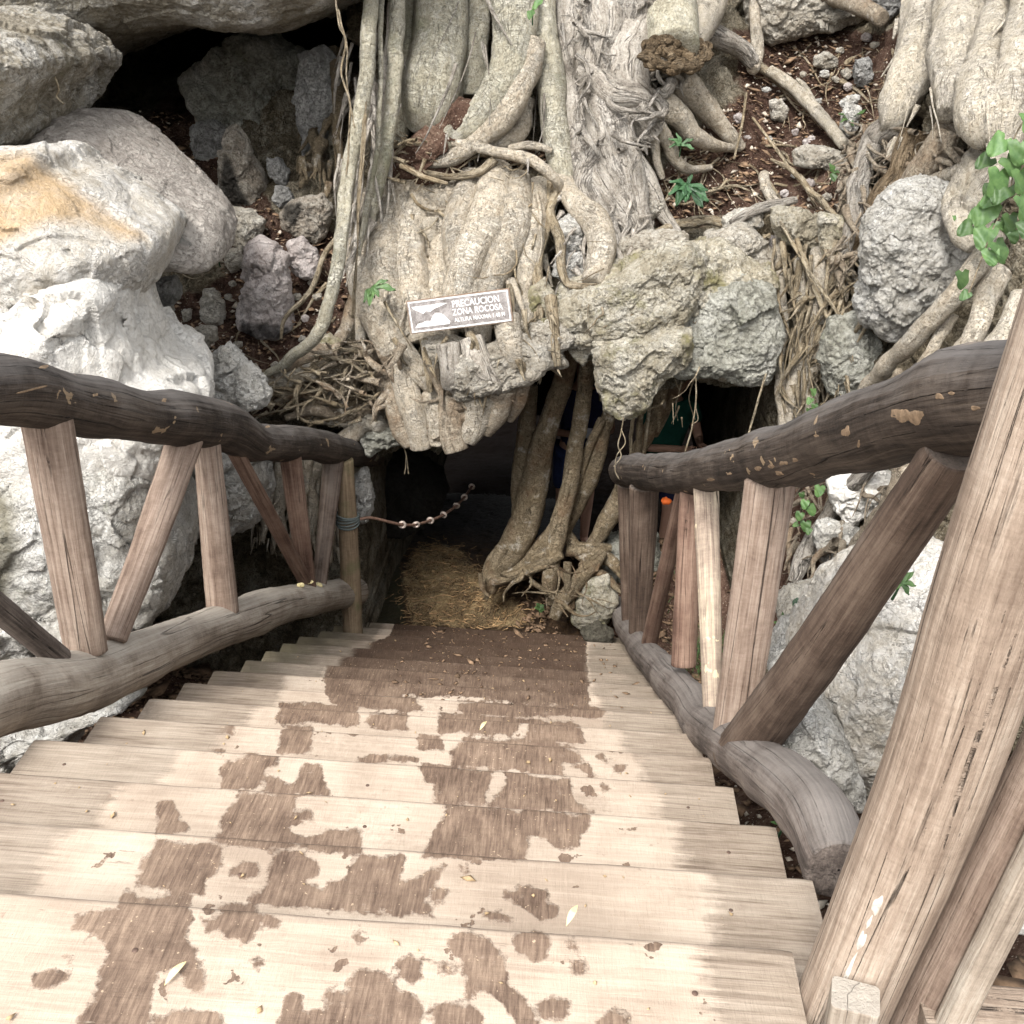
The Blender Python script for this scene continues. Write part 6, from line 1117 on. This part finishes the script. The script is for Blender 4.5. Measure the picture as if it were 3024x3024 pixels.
def person(loc,rz,label,shirt,legs,lean,arm):
    e=empty('person',loc,label,'person'); e.rotation_euler=(0,0,rz); s=1.
    sy,sz=math.sin(lean),math.cos(lean); T=lambda x,f,h:(x,-(.0+f)-(h)*sy,.84+h*sz+0*f)   # torso frame: -y is the way the person faces
    J=[(0,0,.86,.13,.11),T(0,0,.2)+(.12,.09),T(0,0,.42)+(.16,.1),T(0,0,.54)+(.07,.06),T(0,.02,.62)+(.05,.05),T(0,.05,.70)+(.075,.09),T(0,.05,.79)+(.07,.085)]
    E_=[(0,1),(1,2),(2,3),(3,4),(4,5),(5,6)]
    for sx in(-1,1):
        k=len(J); J+=[(sx*.09,.0,.80,.085),(sx*.10,-.05,.47,.055),(sx*.105,.0,.12,.037),(sx*.105,.02,.05,.036),(sx*.11,-.1,.03,.035,.025),(sx*.11,-.17,.025,.03,.02)]; E_+=[(0,k),(k,k+1),(k+1,k+2),(k+2,k+3),(k+3,k+4),(k+4,k+5)]
    hands=[]
    for sx in(-1,1):
        sh=T(sx*.17,0,.48); k=len(J); el=(sx*.23,sh[1]-.08,sh[2]-.26); wr=(sx*(.08 if arm else .2),el[1]-.22,el[2]+(.06 if arm else -.1)); pm=(wr[0]-sx*.01,wr[1]-.07,wr[2]+.02)
        J+=[sh+(.05,.05),el+(.036,),wr+(.024,.02),pm+(.034,.016)]; E_+=[(2,k),(k,k+1),(k+1,k+2),(k+2,k+3)]; p=k+3; hands.append(pm)
        for fi,(dx,l) in enumerate([(-.024,.075),(-.008,.085),(.008,.08),(.023,.062)]):
            q=len(J); J+=[(pm[0]+dx,pm[1]-.03,pm[2],.009),(pm[0]+dx,pm[1]-.03-l*.5,pm[2]+.008,.008),(pm[0]+dx,pm[1]-.03-l*.8,pm[2]-.012,.0065)]; E_+=[(p,q),(q,q+1),(q+1,q+2)]
        q=len(J); J+=[(pm[0]-sx*.04,pm[1]+.01,pm[2]+.012,.010),(pm[0]-sx*.05,pm[1]-.03,pm[2]+.02,.008)]; E_+=[(p,q),(q,q+1)]
    body('body',J,E_,0,'skin',e)
    # face features, hair
    h=np.array(T(0,.05,.745)); 
    hv=[];n=20
    for i in range(n):
        for j in range(10):
            th=2*math.pi*i/n; ph=j/9*2.0; r=np.array([.082,.1,.108])*(1.05+.04*math.sin(5*th+3*ph)); dxy=math.sin(ph); back=1 if math.cos(th)>-.2 else max(.35,1-.9*abs(math.cos(th)))
            ph2=ph*back; hv.append(h+r*np.array([math.sin(ph2)*math.sin(th),math.sin(ph2)*math.cos(th),math.cos(ph2)])+[0,.012,.012])
    mk2=mk; o=mk('hair',np.array(hv)+np.array(e.location),gridf(n,10,True),'hair',e)
    for sx in(-1,1):
        for nm,pos,rr,mt in(('eye',h+[sx*.03,-.082,.0],.009,'hair'),('ear',h+[sx*.078,0,-.01],.02,'skin')):
            v=[];
            for i in range(10):
                for j in range(6): a=2*math.pi*i/10;b=math.pi*j/5; v.append(pos+rr*np.array([math.sin(b)*math.cos(a)*(.5 if nm=='ear' else 1),math.sin(b)*math.sin(a),math.cos(b)*1.2]))
            mk(nm,np.array(v)+np.array(e.location),gridf(10,6,True),mt,e)
    body('nose',[tuple(h+[0,-.088,.012])+(.009,),tuple(h+[0,-.112,-.022])+(.014,.012)],[(0,1)],0,'skin',e,1)
    body('mouth',[tuple(h+[-.022,-.09,-.05])+(.006,),tuple(h+[0,-.097,-.05])+(.008,),tuple(h+[.022,-.09,-.05])+(.006,)],[(0,1),(1,2)],1,'orange' if 0 else 'skin',e,1)
    SJ=[(0,0,.8,.155,.135),T(0,0,.2)+(.145,.115),T(0,0,.42)+(.185,.125),T(0,0,.53)+(.085,.075)]; SE=[(0,1),(1,2),(2,3)]
    for sx in(-1,1):
        sh=T(sx*.175,0,.48); k=len(SJ); SJ+=[sh+(.072,.07),(sx*.215,sh[1]-.05,sh[2]-.15,.06)]; SE+=[(2,k),(k,k+1)]
    body('shirt',SJ,SE,0,shirt,e)
    PJ=[(0,0,.86,.15,.13)];PE=[]
    for sx in(-1,1): k=len(PJ); PJ+=[(sx*.09,0,.80,.105),(sx*.1,-.03,.5,.085)]; PE+=[(0,k),(k,k+1)]
    body('shorts',PJ,PE,0,legs,e)
    for sx in(-1,1): body('shoe',[(sx*.11,.04,.03,.045,.035),(sx*.11,-.08,.03,.05,.035),(sx*.112,-.18,.022,.04,.028)],[(0,1),(1,2)],1,'blackc',e,1)
    for ch in e.children:
        pass
    return e,hands
def pfloor(x,y,Y): 
    c=P(x,y,Y); return np.array([c[0],Y,float(ground_z(np.array([c[0]]),np.array([Y]))[0])+.0])
L1=pfloor(1085,900,7.25); p1,h1=person(tuple(L1),.15,'visitor in navy shirt and blue shorts standing behind the root columns in the cave','navy','denim',.12,True)
L2=pfloor(1245,860,6.95); p2,h2=person(tuple(L2),.5,'visitor in dark green shirt standing in the right cave hole with one arm bent','teal','navy',.12,True)
m_=np.array(Matrix.Rotation(.15,3,'Z')); ph_=L1+m_@np.array([0,(h1[0][1]+h1[1][1])/2-.04,(h1[0][2]+h1[1][2])/2+.04])
o=box('phone',ph_-[.075,0,0],ph_+[.075,0,0],.012,.075,'paleblue',None,up=(0,.2,1),n=6,rough=.0001,bev=.004); tag(o,'pale phone held sideways by the visitor in the navy shirt','phone')
cB=P(1256,945,5.95)
rock('orange cloth bundle lying by the grass behind the right balusters',[(1247,943),(1257,939),(1268,944),(1263,950),(1250,950)],'orange',Y=5.95,tf=.03,name='cloth_bundle',cat='cloth',amp=.5)
# ---------------------------------------------------------------- light, sky, camera
w=bpy.data.worlds.new('World'); SC.world=w; w.use_nodes=True; nt=w.node_tree; bg=nt.nodes['Background']
sk=nt.nodes.new('ShaderNodeTexSky'); sk.sky_type='NISHITA'; sk.sun_disc=False; EL,AZ=math.radians(50),math.radians(200)
sk.sun_elevation=EL; sk.sun_rotation=AZ; sk.air_density=1.; sk.dust_density=3.; sk.ozone_density=1.
hs=nt.nodes.new('ShaderNodeHueSaturation'); hs.inputs['Saturation'].default_value=.16   # thin bright overcast
nt.links.new(sk.outputs[0],hs.inputs['Color']); nt.links.new(hs.outputs[0],bg.inputs[0]); bg.inputs[1].default_value=.15
sun=bpy.data.lights.new('sun','SUN'); sun.energy=1.5; sun.angle=math.radians(16); sun.color=(1,.97,.93)
so=bpy.data.objects.new('sun',sun); COL.objects.link(so)
sd=Vector((math.sin(AZ)*math.cos(EL),math.cos(AZ)*math.cos(EL),math.sin(EL))); so.rotation_euler=sd.to_track_quat('Z','Y').to_euler()
cam=bpy.data.cameras.new('cam'); co=bpy.data.objects.new('camera',cam); COL.objects.link(co); SC.camera=co
cam.sensor_width=36; cam.sensor_height=36; cam.sensor_fit='HORIZONTAL'; cam.lens=36*F/3024; cam.clip_end=2000; cam.clip_start=.05
co.matrix_world=Matrix(((RT[0],UP[0],-FW[0],CAM[0]),(RT[1],UP[1],-FW[1],CAM[1]),(RT[2],UP[2],-FW[2],CAM[2]),(0,0,0,1)))
SC.view_settings.view_transform='Standard'; SC.view_settings.look='None'; SC.view_settings.exposure=1.42; SC.view_settings.gamma=1
SC.cycles.max_bounces=6; SC.cycles.diffuse_bounces=3
